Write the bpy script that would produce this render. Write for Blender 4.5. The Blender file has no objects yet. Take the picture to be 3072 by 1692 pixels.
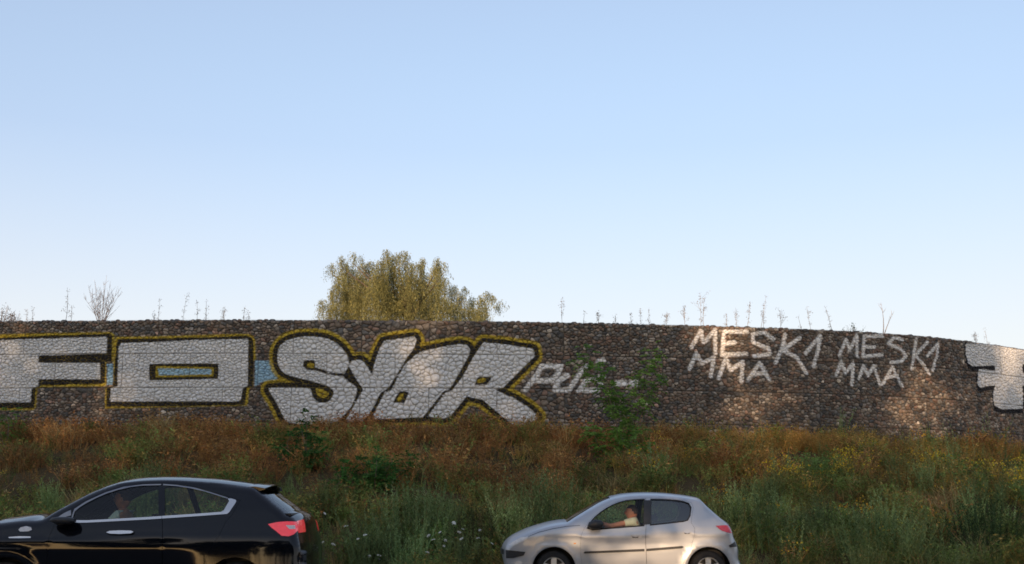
import bpy, bmesh, math, random
import numpy as np
from mathutils import Vector, Matrix, geometry
R = math.radians
rng = np.random.default_rng(7)
random.seed(7)
scene = bpy.context.scene
COL = scene.collection

# ------------------------------------------------------------------ camera
CAM_H, PITCH, FPX = 1.15, math.atan((511 - 282) / 1098.0), 1098.0
cam = bpy.data.cameras.new('camera')
cam.sensor_width = 36.0
cam.lens = FPX / 1024 * 36.0
cam.clip_start, cam.clip_end = 0.1, 6000
cam_ob = bpy.data.objects.new('camera', cam)
COL.objects.link(cam_ob)
cam_ob.location = (0, 0, CAM_H)
cam_ob.rotation_euler = (math.pi / 2 + PITCH, 0, 0)
scene.camera = cam_ob

# ------------------------------------------------------------------ light
HAZE, HAZE_TOP, HAZE_COL, HAZE_UP = 0.97, 0.40, (2.78, 2.72, 2.62), (1.54, 1.60, 2.24)
SUN_EL, SUN_AZ = 7.5, 194.0          # azimuth clockwise from +Y
sd = Vector((math.sin(R(SUN_AZ)) * math.cos(R(SUN_EL)), math.cos(R(SUN_AZ)) * math.cos(R(SUN_EL)), math.sin(R(SUN_EL))))
world = bpy.data.worlds.new('World')
scene.world = world
world.use_nodes = True
wn = world.node_tree
sky = wn.nodes.new('ShaderNodeTexSky')
sky.sky_type = 'NISHITA'
sky.sun_disc = False
sky.sun_elevation, sky.sun_rotation = R(SUN_EL), R(SUN_AZ)
sky.altitude, sky.air_density, sky.dust_density, sky.ozone_density = 100, 1.0, 1.6, 1.2
# pale haze towards the horizon, the same all the way round
tcw = wn.nodes.new('ShaderNodeTexCoord'); sep = wn.nodes.new('ShaderNodeSeparateXYZ')
wn.links.new(tcw.outputs['Generated'], sep.inputs[0])
mrw = wn.nodes.new('ShaderNodeMapRange'); mrw.interpolation_type = 'SMOOTHSTEP'
mrw.inputs[1].default_value, mrw.inputs[2].default_value, mrw.inputs[3].default_value, mrw.inputs[4].default_value = 0.02, 0.42, HAZE, HAZE_TOP
wn.links.new(sep.outputs['Z'], mrw.inputs[0])
mxw = wn.nodes.new('ShaderNodeMix'); mxw.data_type = 'RGBA'
mxu = wn.nodes.new('ShaderNodeMix'); mxu.data_type = 'RGBA'
mru = wn.nodes.new('ShaderNodeMapRange'); mru.inputs[1].default_value, mru.inputs[2].default_value = 0.06, 0.32
wn.links.new(sep.outputs['Z'], mru.inputs[0]); wn.links.new(mru.outputs[0], mxu.inputs[0])
mxu.inputs[6].default_value = (*HAZE_COL, 1); mxu.inputs[7].default_value = (*HAZE_UP, 1)
wn.links.new(mxu.outputs[2], mxw.inputs[7])
wn.links.new(mrw.outputs[0], mxw.inputs[0])
wn.links.new(sky.outputs[0], mxw.inputs[6])
# the haze gives way to the bright glow round the low sun
dtw = wn.nodes.new('ShaderNodeVectorMath'); dtw.operation = 'DOT_PRODUCT'; dtw.inputs[1].default_value = tuple(sd)
wn.links.new(tcw.outputs['Generated'], dtw.inputs[0])
mrg = wn.nodes.new('ShaderNodeMapRange'); mrg.interpolation_type = 'SMOOTHSTEP'
mrg.inputs[1].default_value, mrg.inputs[2].default_value, mrg.inputs[3].default_value, mrg.inputs[4].default_value = 0.3, 0.97, 1.0, 0.82
wn.links.new(dtw.outputs['Value'], mrg.inputs[0])
mlw = wn.nodes.new('ShaderNodeMath'); mlw.operation = 'MULTIPLY'
wn.links.new(mrw.outputs[0], mlw.inputs[0]); wn.links.new(mrg.outputs[0], mlw.inputs[1]); wn.links.new(mlw.outputs[0], mxw.inputs[0])
wn.links.new(mxw.outputs[2], wn.nodes['Background'].inputs[0])
wn.nodes['Background'].inputs[1].default_value = 0.15
sl = bpy.data.lights.new('sun', 'SUN')
sl.energy, sl.angle, sl.color = 2.0, R(0.6), (1.0, 0.68, 0.42)
so = bpy.data.objects.new('sun', sl)
COL.objects.link(so)
so.rotation_euler = sd.to_track_quat('Z', 'Y').to_euler()
so.location = (60, -20, 40)
vs = scene.view_settings
vs.view_transform, vs.look, vs.gamma, vs.use_curve_mapping = 'Standard', 'None', 1.0, False
vs.exposure = 1.25
scene.cycles.filter_width = 1.7
scene.cycles.max_bounces = 8
scene.cycles.transparent_max_bounces = 24
scene.cycles.use_denoising = True

# ------------------------------------------------------------------ helpers
def ray(px, py):
    """direction through a point of the 3072 x 1692 photograph"""
    x = (px / 3.0 - 512) / FPX
    v = -(py / 3.0 - 282) / FPX
    c, s = math.cos(PITCH), math.sin(PITCH)
    return np.array([x, c - v * s, s + v * c])

def at_depth(px, py, Y):
    r = ray(px, py)
    t = Y / r[1]
    return np.array([r[0] * t, Y, CAM_H + r[2] * t])

def tag(o, label=None, cat=None, group=None, kind=None):
    for k, v in (('label', label), ('category', cat), ('group', group), ('kind', kind)):
        if v:
            o[k] = v
    return o

def empty(name, loc=(0, 0, 0)):
    o = bpy.data.objects.new(name, None)
    o.empty_display_size = 0.2
    COL.objects.link(o)
    o.location = loc
    return o

def mesh_np(name, V, F, attrs=None, smooth=False):
    V = np.asarray(V, np.float32).reshape(-1, 3)
    F = np.asarray(F, np.int32)
    k = F.shape[1]
    me = bpy.data.meshes.new(name)
    me.vertices.add(len(V))
    me.vertices.foreach_set('co', V.ravel())
    me.loops.add(F.size)
    me.loops.foreach_set('vertex_index', F.ravel())
    me.polygons.add(len(F))
    me.polygons.foreach_set('loop_start', np.arange(0, F.size, k, dtype=np.int32))
    if smooth:
        me.polygons.foreach_set('use_smooth', np.ones(len(F), dtype=bool))
    me.update(calc_edges=True)
    for an, arr in (attrs or {}).items():
        arr = np.asarray(arr, np.float32)
        if arr.ndim == 1:
            a = me.attributes.new(an, 'FLOAT', 'POINT')
            a.data.foreach_set('value', arr)
        else:
            a = me.attributes.new(an, 'FLOAT_COLOR', 'POINT')
            if arr.shape[1] == 3:
                arr = np.concatenate([arr, np.ones((len(arr), 1), np.float32)], 1)
            a.data.foreach_set('color', arr.ravel())
    return me

def put(name, me, mat=None, parent=None, loc=(0, 0, 0)):
    o = bpy.data.objects.new(name, me)
    COL.objects.link(o)
    if mat:
        if len(me.materials) == 0:
            me.materials.append(mat)
    if parent:
        o.parent = parent
    o.location = loc
    return o

def mesh_py(name, V, F, smooth=True):
    me = bpy.data.meshes.new(name)
    me.from_pydata([tuple(map(float, v)) for v in V], [], [tuple(map(int, f)) for f in F])
    me.polygons.foreach_set('use_smooth', [smooth] * len(me.polygons))
    me.update()
    return me

class MB:
    """collects vertices and faces of one mesh"""
    def __init__(s):
        s.V, s.F = [], []
    def add(s, V, F):
        o = len(s.V)
        s.V += [tuple(v) for v in V]
        s.F += [tuple(i + o for i in f) for f in F]
    def grid(s, P, flip=False):
        n, m = len(P), len(P[0])
        o = len(s.V)
        for r in P:
            s.V += [tuple(p) for p in r]
        for i in range(n - 1):
            for j in range(m - 1):
                f = (o + i * m + j, o + i * m + j + 1, o + (i + 1) * m + j + 1, o + (i + 1) * m + j)
                s.F.append(f[::-1] if flip else f)
    def tube(s, pts, rad, n=6, cap=True):
        pts = [Vector(p) for p in pts]
        rows = []
        for i, p in enumerate(pts):
            d = (pts[min(i + 1, len(pts) - 1)] - pts[max(i - 1, 0)]).normalized()
            a = d.cross(Vector((0, 0, 1)) if abs(d.z) < 0.9 else Vector((1, 0, 0))).normalized()
            b = d.cross(a)
            r = rad[i] if hasattr(rad, '__len__') else rad
            rows.append([p + (a * math.cos(t) + b * math.sin(t)) * r for t in [2 * math.pi * k / n for k in range(n + 1)]])
        s.grid(rows)
        if cap:
            for row in (rows[0], rows[-1]):
                s.add(row[:-1], [tuple(range(n))])
    def box(s, c, h, rot=None, bev=0.0):
        bm = bmesh.new()
        bmesh.ops.create_cube(bm, size=2)
        for v in bm.verts:
            v.co = Vector((v.co.x * h[0], v.co.y * h[1], v.co.z * h[2]))
        if bev:
            bmesh.ops.bevel(bm, geom=list(bm.edges), offset=bev, segments=2, affect='EDGES')
        M = Matrix.Translation(Vector(c)) @ (rot.to_4x4() if rot else Matrix.Identity(4))
        bm.verts.index_update()
        s.add([M @ v.co for v in bm.verts], [[v.index for v in f.verts] for f in bm.faces])
        bm.free()
    def blob(s, c, r, seg=14, rings=10, fn=None):
        P = []
        for i in range(rings + 1):
            th = math.pi * i / rings
            row = []
            for j in range(seg + 1):
                ph = 2 * math.pi * j / seg
                v = Vector((math.sin(th) * math.cos(ph), math.sin(th) * math.sin(ph), math.cos(th)))
                if fn:
                    v = fn(v)
                row.append(Vector((c[0] + v.x * r[0], c[1] + v.y * r[1], c[2] + v.z * r[2])))
            P.append(row)
        s.grid(P)
    def lathe(s, prof, c, n=32):
        """profile of (radius, y) turned about the y axis"""
        P = []
        for (r, y) in prof:
            P.append([(c[0] + r * math.cos(2 * math.pi * k / n), c[1] + y, c[2] + r * math.sin(2 * math.pi * k / n)) for k in range(n + 1)])
        s.grid(P)
    def build(s, name, mat, parent=None, smooth=True, loc=(0, 0, 0), weld=True, auto=None):
        me = mesh_py(name, s.V, s.F, smooth)
        if weld or auto:
            bm = bmesh.new()
            bm.from_mesh(me)
            bmesh.ops.remove_doubles(bm, verts=bm.verts, dist=1e-5)
            bmesh.ops.recalc_face_normals(bm, faces=bm.faces)
            if auto:
                for e in bm.edges:
                    if len(e.link_faces) == 2 and e.calc_face_angle(0) > R(auto):
                        e.smooth = False
            bm.to_mesh(me)
            bm.free()
        return put(name, me, mat, parent, loc)

# ------------------------------------------------------------------ materials
def new_mat(name):
    m = bpy.data.materials.new(name)
    m.use_nodes = True
    nt = m.node_tree
    for n in list(nt.nodes):
        nt.nodes.remove(n)
    out = nt.nodes.new('ShaderNodeOutputMaterial')
    return m, nt, out

def N(nt, t, **kw):
    n = nt.nodes.new(t)
    for k, v in kw.items():
        if k.startswith('i_'):
            n.inputs[k[2:].replace('_', ' ')].default_value = v
        else:
            setattr(n, k, v)
    return n

def noise(nt, scale, detail=3.0, rough=0.55, coord='Object'):
    tc = N(nt, 'ShaderNodeTexCoord')
    n = N(nt, 'ShaderNodeTexNoise')
    n.inputs['Scale'].default_value = scale
    n.inputs['Detail'].default_value = detail
    n.inputs['Roughness'].default_value = rough
    nt.links.new(tc.outputs[coord], n.inputs['Vector'])
    return n

def simple(name, col, rough=0.6, metal=0.0, spec=0.5, coat=0.0, var=0.12, scale=6.0, emit=None):
    m, nt, out = new_mat(name)
    b = N(nt, 'ShaderNodeBsdfPrincipled')
    b.inputs['Roughness'].default_value = rough
    b.inputs['Metallic'].default_value = metal
    b.inputs['Specular IOR Level'].default_value = spec
    b.inputs['Coat Weight'].default_value = coat
    b.inputs['Coat Roughness'].default_value = 0.04
    nz = noise(nt, scale)
    rp = N(nt, 'ShaderNodeValToRGB')
    c = np.array(col)
    rp.color_ramp.elements[0].position, rp.color_ramp.elements[1].position = 0.3, 0.7
    rp.color_ramp.elements[0].color = (*np.clip(c * (1 - var), 0, 1), 1)
    rp.color_ramp.elements[1].color = (*np.clip(c * (1 + var), 0, 1), 1)
    nt.links.new(nz.outputs['Fac'], rp.inputs[0])
    nt.links.new(rp.outputs[0], b.inputs['Base Color'])
    if emit:
        b.inputs['Emission Color'].default_value = (*emit[0], 1)
        b.inputs['Emission Strength'].default_value = emit[1]
    nt.links.new(b.outputs[0], out.inputs[0])
    return m

def leaf_mat(name, trans=0.3, rough=0.7, mult=1.0):
    m, nt, out = new_mat(name)
    at = N(nt, 'ShaderNodeAttribute', attribute_name='col')
    nz = noise(nt, 1.7, 2.0)
    mr = N(nt, 'ShaderNodeMapRange')
    mr.inputs[1].default_value, mr.inputs[2].default_value = 0.3, 0.7
    mr.inputs[3].default_value, mr.inputs[4].default_value = 0.75 * mult, 1.25 * mult
    nt.links.new(nz.outputs['Fac'], mr.inputs[0])
    mx = N(nt, 'ShaderNodeMix', data_type='RGBA', blend_type='MULTIPLY')
    mx.inputs[0].default_value = 1.0
    nt.links.new(at.outputs['Color'], mx.inputs[6])
    nt.links.new(mr.outputs[0], mx.inputs[7])
    b = N(nt, 'ShaderNodeBsdfPrincipled')
    b.inputs['Roughness'].default_value = rough
    b.inputs['Specular IOR Level'].default_value = 0.2
    t = N(nt, 'ShaderNodeBsdfTranslucent')
    nt.links.new(mx.outputs[2], b.inputs['Base Color'])
    nt.links.new(mx.outputs[2], t.inputs['Color'])
    ms = N(nt, 'ShaderNodeMixShader')
    ms.inputs[0].default_value = trans
    nt.links.new(b.outputs[0], ms.inputs[1])
    nt.links.new(t.outputs[0], ms.inputs[2])
    nt.links.new(ms.outputs[0], out.inputs[0])
    return m

def glass_mat(name, tint, refl=1.0, ior=1.45):
    m, nt, out = new_mat(name)
    tr = N(nt, 'ShaderNodeBsdfTransparent')
    tr.inputs[0].default_value = (*tint, 1)
    gl = N(nt, 'ShaderNodeBsdfGlossy')
    gl.inputs['Roughness'].default_value = 0.03
    gl.inputs[0].default_value = (refl, refl, refl, 1)
    fr = N(nt, 'ShaderNodeFresnel')
    fr.inputs[0].default_value = ior
    nz = noise(nt, 3.0)
    mr = N(nt, 'ShaderNodeMapRange')
    mr.inputs[3].default_value, mr.inputs[4].default_value = ior - 0.03, ior + 0.03
    nt.links.new(nz.outputs['Fac'], mr.inputs[0])
    nt.links.new(mr.outputs[0], fr.inputs[0])
    ms = N(nt, 'ShaderNodeMixShader')
    nt.links.new(fr.outputs[0], ms.inputs[0])
    nt.links.new(tr.outputs[0], ms.inputs[1])
    nt.links.new(gl.outputs[0], ms.inputs[2])
    nt.links.new(ms.outputs[0], out.inputs[0])
    return m

M = {}
M['bark'] = simple('bark', (0.16, 0.12, 0.085), 0.9, var=0.35, scale=9)
M['pale_bark'] = simple('pale_bark', (0.58, 0.47, 0.40), 0.85, var=0.25, scale=12)
M['leaf'] = leaf_mat('leaf')
M['weed'] = leaf_mat('weed', 0.22, 0.85)
M['straw'] = leaf_mat('straw', 0.35, 0.8)
M['petal'] = simple('petal', (0.8, 0.8, 0.74), 0.7, var=0.06)

# ------------------------------------------------------------------ wall plan curve
WALL_TOP = 6.68
_k = 0.97
_cp = np.array([(-46, 36.5), (-30, 34.3), (-22, 33.55), (-15.7, 33.2), (-12, 33.05), (-8.06, 32.95), (-1.07, 33.2), (3.87, 33.72), (7, 34.2), (10.4, 34.95),
                (13.38, 36.0), (15.6, 37.25), (18.4, 39.15), (21.5, 41.6), (26, 45.8), (31, 51), (36, 57)]) * _k
def _catmull(P, n=30):
    out = []
    for i in range(1, len(P) - 2):
        p0, p1, p2, p3 = P[i - 1:i + 3]
        for t in np.linspace(0, 1, n, endpoint=False):
            out.append(0.5 * ((2 * p1) + (-p0 + p2) * t + (2 * p0 - 5 * p1 + 4 * p2 - p3) * t * t + (-p0 + 3 * p1 - 3 * p2 + p3) * t ** 3))
    out.append(P[-2])
    return np.array(out)
WC = _catmull(_cp)
WS = np.concatenate([[0], np.cumsum(np.linalg.norm(np.diff(WC, axis=0), axis=1))])
_i0 = int(np.argmin(abs(WC[:, 0])))
WS = WS - WS[_i0]
def wall_xy(s):
    s = np.asarray(s, float)
    return np.interp(s, WS, WC[:, 0]), np.interp(s, WS, WC[:, 1])
def wall_frame(s):
    x, y = wall_xy(s)
    x1, y1 = wall_xy(np.asarray(s) - 0.4)
    x2, y2 = wall_xy(np.asarray(s) + 0.4)
    tx, ty = x2 - x1, y2 - y1
    l = np.hypot(tx, ty)
    tx, ty = tx / l, ty / l
    return x, y, tx, ty, ty, -tx            # point, tangent, outward normal (towards the camera)
def wall_pos(s, z, out):
    x, y, tx, ty, nx, ny = wall_frame(s)
    return np.stack([x + nx * out, y + ny * out, np.asarray(z) + 0 * x], -1)
_ratio = WC[:, 0] / WC[:, 1]
def on_wall(px, py):
    """photo point -> (s, z) on the wall face"""
    r = ray(px, py)
    s = np.interp(r[0] / r[1], _ratio, WS)
    x, y = wall_xy(s)
    return float(s), float(CAM_H + r[2] * (y / r[1]))
def wall_y(x):
    return np.interp(x, WC[:, 0], WC[:, 1])

# ------------------------------------------------------------------ ground and road
BANK_Y0, BANK_TOP = 20.6, 3.25
def road_z(y):
    return 0.03 - 0.012 * (np.asarray(y) - 12.9)
def vnoise(x, y, s, seed=0):
    x, y = np.asarray(x, float) / s, np.asarray(y, float) / s
    xi, yi = np.floor(x).astype(int), np.floor(y).astype(int)
    fx, fy = x - xi, y - yi
    fx, fy = fx * fx * (3 - 2 * fx), fy * fy * (3 - 2 * fy)
    def h(a, b):
        n = (a * 374761393 + b * 668265263 + seed * 974634777) & 0x7fffffff
        n = ((n ^ (n >> 13)) * 1274126177) & 0x7fffffff
        return ((n ^ (n >> 16)) & 0xffff) / 65535.0
    return (h(xi, yi) * (1 - fx) + h(xi + 1, yi) * fx) * (1 - fy) + (h(xi, yi + 1) * (1 - fx) + h(xi + 1, yi + 1) * fx) * fy
def ground_z(x, y):
    x, y = np.asarray(x, float), np.asarray(y, float)
    wy = wall_y(x)
    t = np.clip((y - BANK_Y0) / (wy - BANK_Y0), 0, 1)
    z = -0.09 + (BANK_TOP + 0.09 - 0.34 * np.clip((x - 5.0) / 9.0, 0, 1)) * (0.75 * t + 0.25 * t * t * (3 - 2 * t))
    z = z + (vnoise(x, y, 2.3) - 0.5) * 0.22 * np.clip(t * 6, 0, 1) * np.clip((1 - t) * 8, 0, 1)
    z = np.where(y > wy + 0.55, WALL_TOP - 0.12 + (vnoise(x, y, 5.0, 3) - 0.5) * 0.08, z)
    z = np.where(y < 3.5, road_z(3.5) - 0.10 + 0.0 * x, z)
    z = np.where((y >= 3.5) & (y < BANK_Y0), road_z(y) - 0.10, z)
    return z
gx = np.unique(np.concatenate([np.linspace(-1500, -60, 14), np.linspace(-60, 60, 161), np.linspace(60, 1500, 14)]))
rows = [-1500, -800, -300, -120, -60, -30, -15, -6, 0, 3, 3.5, 8, 14, 19.9, 20.6]
GP = []
for x in gx:
    wy = float(wall_y(x))
    ys = rows + list(np.linspace(20.6, wy, 24)[1:]) + [wy + 0.5, wy + 0.6] + [wy + 2, wy + 5, wy + 10, wy + 25, wy + 60, 150, 400, 900, 2500]
    ys = np.maximum.accumulate(np.array(ys))
    zz = ground_z(np.full(len(ys), x), ys)
    GP.append([(x, y, z) for y, z in zip(ys, zz)])
mb = MB(); mb.grid(GP, flip=True)
def ground_mat():
    m, nt, out = new_mat('soil_and_dry_grass')
    n1 = noise(nt, 0.6, 6); n2 = noise(nt, 9, 5)
    rp = N(nt, 'ShaderNodeValToRGB')
    e = rp.color_ramp.elements
    e[0].position, e[0].color = 0.3, (0.035, 0.028, 0.014, 1)
    e[1].position, e[1].color = 0.7, (0.11, 0.075, 0.035, 1)
    ad = N(nt, 'ShaderNodeMath', operation='ADD'); ml = N(nt, 'ShaderNodeMath', operation='MULTIPLY')
    ml.inputs[1].default_value = 0.5
    nt.links.new(n1.outputs['Fac'], ad.inputs[0]); nt.links.new(n2.outputs['Fac'], ad.inputs[1])
    nt.links.new(ad.outputs[0], ml.inputs[0]); nt.links.new(ml.outputs[0], rp.inputs[0])
    b = N(nt, 'ShaderNodeBsdfPrincipled'); b.inputs['Roughness'].default_value = 0.95; b.inputs['Specular IOR Level'].default_value = 0.1
    nt.links.new(rp.outputs[0], b.inputs['Base Color'])
    bp = N(nt, 'ShaderNodeBump'); bp.inputs['Strength'].default_value = 0.6; bp.inputs['Distance'].default_value = 0.05
    nt.links.new(n2.outputs['Fac'], bp.inputs['Height']); nt.links.new(bp.outputs[0], b.inputs['Normal'])
    nt.links.new(b.outputs[0], out.inputs[0])
    return m
g = mb.build('ground', ground_mat(), weld=False); tag(g, kind='structure')

def asphalt():
    m, nt, out = new_mat('asphalt')
    n1 = noise(nt, 0.35, 4); n2 = noise(nt, 60, 3)
    rp = N(nt, 'ShaderNodeValToRGB')
    rp.color_ramp.elements[0].color = (0.06, 0.058, 0.055, 1); rp.color_ramp.elements[1].color = (0.12, 0.115, 0.105, 1)
    ad = N(nt, 'ShaderNodeMath', operation='ADD'); ml = N(nt, 'ShaderNodeMath', operation='MULTIPLY'); ml.inputs[1].default_value = 0.5
    nt.links.new(n1.outputs['Fac'], ad.inputs[0]); nt.links.new(n2.outputs['Fac'], ad.inputs[1])
    nt.links.new(ad.outputs[0], ml.inputs[0]); nt.links.new(ml.outputs[0], rp.inputs[0])
    b = N(nt, 'ShaderNodeBsdfPrincipled'); b.inputs['Roughness'].default_value = 0.85
    nt.links.new(rp.outputs[0], b.inputs['Base Color'])
    bp = N(nt, 'ShaderNodeBump'); bp.inputs['Strength'].default_value = 0.3; bp.inputs['Distance'].default_value = 0.01
    nt.links.new(n2.outputs['Fac'], bp.inputs['Height']); nt.links.new(bp.outputs[0], b.inputs['Normal'])
    nt.links.new(b.outputs[0], out.inputs[0])
    return m
mb = MB()
mb.grid([[(x, y, float(road_z(y))) for y in np.linspace(-8.0, 19.9, 15)] for x in np.linspace(-400, 400, 41)], flip=True)
tag(mb.build('road', asphalt(), weld=False), kind='structure')
mb = MB()
for x0 in np.arange(-120, 120, 9.0):
    mb.add([(x0, 15.55, float(road_z(15.55)) + .004), (x0 + 3, 15.55, float(road_z(15.55)) + .004), (x0 + 3, 15.7, float(road_z(15.7)) + .004), (x0, 15.7, float(road_z(15.7)) + .004)], [(0, 1, 2, 3)])
for yy in (11.4, 19.62):
    mb.add([(-400, yy, float(road_z(yy)) + .004), (400, yy, float(road_z(yy)) + .004), (400, yy + .14, float(road_z(yy + .14)) + .004), (-400, yy + .14, float(road_z(yy + .14)) + .004)], [(0, 1, 2, 3)])
tag(mb.build('lane_markings', simple('road_paint', (0.72, 0.72, 0.68), 0.7, var=0.15, scale=20), smooth=False), kind='structure')
mb = MB()
zk = float(road_z(19.95))
mb.grid([[(x, 19.9, zk - 0.1), (x, 19.9, zk + 0.10), (x, 19.925, zk + 0.125), (x, 20.07, zk + 0.125), (x, 20.07, zk - 0.12)] for x in np.linspace(-400, 400, 81)])
tag(mb.build('kerb', simple('kerb_concrete', (0.3, 0.29, 0.27), 0.9, var=0.25, scale=5), smooth=False), kind='structure')
# ------------------------------------------------------------------ graffiti: letter outlines on the wall as signed distances
def crop(ox, oy, k):
    return lambda pts: np.array([on_wall(ox + x * k, oy + y * k) for x, y in pts])
c1, c2, c3, c4 = crop(0, 880, 0.31056), crop(740, 920, 0.37267), crop(1500, 920, 0.36646), crop(2000, 860, 0.41615)
def seg_dist(P, A, B):
    AB = B - A
    t = np.clip(((P - A) @ AB) / max(AB @ AB, 1e-12), 0, 1)
    return np.linalg.norm(P - (A + t[:, None] * AB), axis=1)
def poly_sd(P, Q):
    d = np.full(len(P), 1e3)
    inside = np.zeros(len(P), bool)
    for i in range(len(Q)):
        A, B = Q[i], Q[(i + 1) % len(Q)]
        d = np.minimum(d, seg_dist(P, A, B))
        cnd = (A[1] > P[:, 1]) != (B[1] > P[:, 1])
        xi = A[0] + (P[:, 1] - A[1]) * (B[0] - A[0]) / ((B[1] - A[1]) if abs(B[1] - A[1]) > 1e-9 else 1e-9)
        inside ^= cnd & (P[:, 0] < xi)
    return np.where(inside, -d, d)
def line_sd(P, Q, hw):
    d = np.full(len(P), 1e3)
    for i in range(len(Q) - 1):
        d = np.minimum(d, seg_dist(P, Q[i], Q[i + 1]))
    return d - hw
def smooth_poly(Q, n=2):
    for _ in range(n):
        Q = np.concatenate([[0.75 * Q[i] + 0.25 * Q[(i + 1) % len(Q)], 0.25 * Q[i] + 0.75 * Q[(i + 1) % len(Q)]] for i in range(len(Q))]).reshape(-1, 2)
    return Q

F_SIL = c1([(-420, 455), (0, 452), (300, 440), (600, 430), (1035, 420), (1030, 580), (700, 592), (370, 600), (370, 670), (965, 672), (968, 830), (372, 828), (368, 895), (305, 912), (298, 1052), (0, 1055), (-420, 1060)])
F_BLK = c1([(-420, 425), (0, 430), (350, 412), (700, 402), (1060, 388), (1085, 405), (1078, 660), (1018, 664), (1012, 872), (400, 888), (370, 908), (345, 912), (330, 1108), (0, 1110), (-420, 1115)])
F_YEL = c1([(-420, 385), (0, 390), (350, 378), (700, 372), (1065, 366), (1115, 395), (1100, 662), (1034, 668), (1030, 905), (410, 912), (365, 920), (356, 1100), (320, 1135), (0, 1135), (-420, 1140)])
O_YEL = c1([(1090, 470), (1120, 410), (1500, 408), (2000, 392), (2400, 382), (2450, 405), (2472, 450), (2480, 640), (2448, 660), (2450, 905), (2418, 915), (2395, 1092), (2000, 1100), (1005, 1120), (1010, 905), (1085, 890)])
O_BLK = c1([(1122, 500), (1145, 440), (1500, 436), (2000, 422), (2390, 408), (2440, 440), (2450, 500), (2442, 900), (2385, 905), (2368, 1078), (1800, 1090), (1025, 1096), (1030, 905), (1092, 895)])
O_SIL = c1([(1142, 530), (1170, 478), (1500, 470), (1900, 450), (2398, 440), (2392, 895), (2345, 912), (2325, 1030), (2290, 1045), (1060, 1045), (1072, 908), (1132, 898)])
OH_BLK = c1([(1440, 680), (2112, 678), (2106, 825), (1440, 842)])
OH_YEL = c1([(1503, 702), (2066, 714), (2062, 802), (1503, 812)])
OH_BLU = c1([(1522, 722), (2045, 730), (2040, 783), (1530, 793)])
B_1 = c1([(1033, 682), (1092, 680), (1088, 885), (1033, 880)])
B_2 = c2([(66, 432), (195, 434), (255, 560), (240, 590), (120, 610), (66, 645)])
S_SIL = smooth_poly(c2([(245, 400), (255, 330), (310, 275), (400, 245), (520, 238), (640, 250), (720, 290), (785, 350), (818, 410), (822, 470), (795, 530), (770, 548), (800, 590), (880, 640), (893, 680), (850, 790), (800, 860), (700, 945), (330, 945), (285, 870), (240, 770), (178, 680), (180, 648), (515, 648), (520, 695), (545, 750), (600, 778), (670, 762), (706, 700), (690, 655), (600, 622), (480, 588), (350, 558), (288, 525), (250, 470)]), 1)
Y_SIL = c2([(822, 475), (845, 432), (925, 428), (962, 470), (1010, 550), (1030, 450), (1065, 350), (1105, 275), (1350, 240), (1367, 262), (1350, 330), (1290, 410), (1150, 640), (1120, 668), (1080, 690), (990, 860), (930, 930), (790, 932), (860, 800), (938, 665), (862, 550)])
O2_SIL = c2([(1345, 400), (1400, 362), (1560, 325), (1720, 300), (1775, 310), (1800, 340), (1790, 390), (1690, 570), (1640, 655), (1585, 680), (1420, 890), (1040, 906), (1012, 890), (1030, 850), (1115, 685), (1165, 668), (1270, 470)])
R_SIL = c2([(1905, 288), (2080, 303), (2310, 340), (2318, 400), (2060, 655), (1995, 668), (2160, 740), (2290, 825), (2345, 880), (2330, 912), (2240, 962), (2150, 950), (2060, 885), (1960, 800), (1900, 750), (1770, 722), (1640, 880), (1580, 902), (1455, 885), (1520, 800), (1600, 692), (1655, 672), (1740, 560), (1840, 380)])
S_LINE, S_PUP = c2([(552, 500), (640, 528), (720, 545), (785, 548)]), c2([(462, 432), (545, 430), (556, 512), (490, 510), (450, 480)])
Y_PUP, R_PUP = c2([(1228, 680), (1312, 684), (1266, 776), (1178, 772)]), c2([(1862, 565), (1982, 565), (1932, 626), (1834, 632)])
DOTS = [(c2([(505, 468), (525, 474)]), .075), (c2([(1248, 712), (1228, 748)]), .06), (c2([(1872, 600), (1910, 588)]), .06)]
c9, c10 = crop(2860, 1000, 0.18323), crop(1560, 1020, 0.17857)
E_SIL = c9([(203, 190), (225, 155), (700, 200), (1260, 300), (1260, 500), (1140, 505), (1135, 650), (1260, 655), (1260, 855), (1122, 855), (1150, 1000), (1140, 1235), (800, 1242), (690, 1190), (655, 1080), (650, 1000), (695, 855), (600, 855), (520, 870), (460, 896), (410, 865), (398, 780), (410, 592), (500, 585), (690, 615), (690, 525), (320, 540), (240, 480), (205, 350)])
E_NOTCH = [c9([(1130, 500), (1260, 495), (1260, 660), (1130, 655)]), c9([(1115, 850), (1260, 850), (1260, 1245), (1140, 1240)])]
TAG = []
def st(c, pts, hw=.055):
    TAG.append((c(pts), hw + .006))
st(c4, [(178, 438), (248, 318), (268, 402), (350, 310), (352, 480)]); st(c4, [(580, 325), (415, 322), (400, 490), (575, 485)]); st(c4, [(412, 415), (492, 400)])
st(c4, [(772, 378), (700, 328), (620, 342), (625, 400), (738, 448), (742, 488), (630, 500)]); st(c4, [(855, 345), (835, 440), (785, 548)]); st(c4, [(960, 368), (838, 458), (940, 510), (1008, 622)])
st(c4, [(1002, 480), (1108, 352), (1092, 460), (1060, 572)]); st(c4, [(165, 592), (215, 480), (255, 552), (342, 512), (318, 645)]); st(c4, [(375, 660), (428, 515), (462, 602), (548, 540), (540, 682)])
st(c4, [(590, 668), (672, 550), (742, 672)]); st(c4, [(618, 632), (712, 620)])
st(c4, [(1245, 495), (1295, 380), (1322, 455), (1372, 348), (1375, 500)], .048); st(c4, [(1558, 355), (1425, 358), (1415, 502), (1555, 490)], .048); st(c4, [(1418, 432), (1502, 436)], .048)
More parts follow.
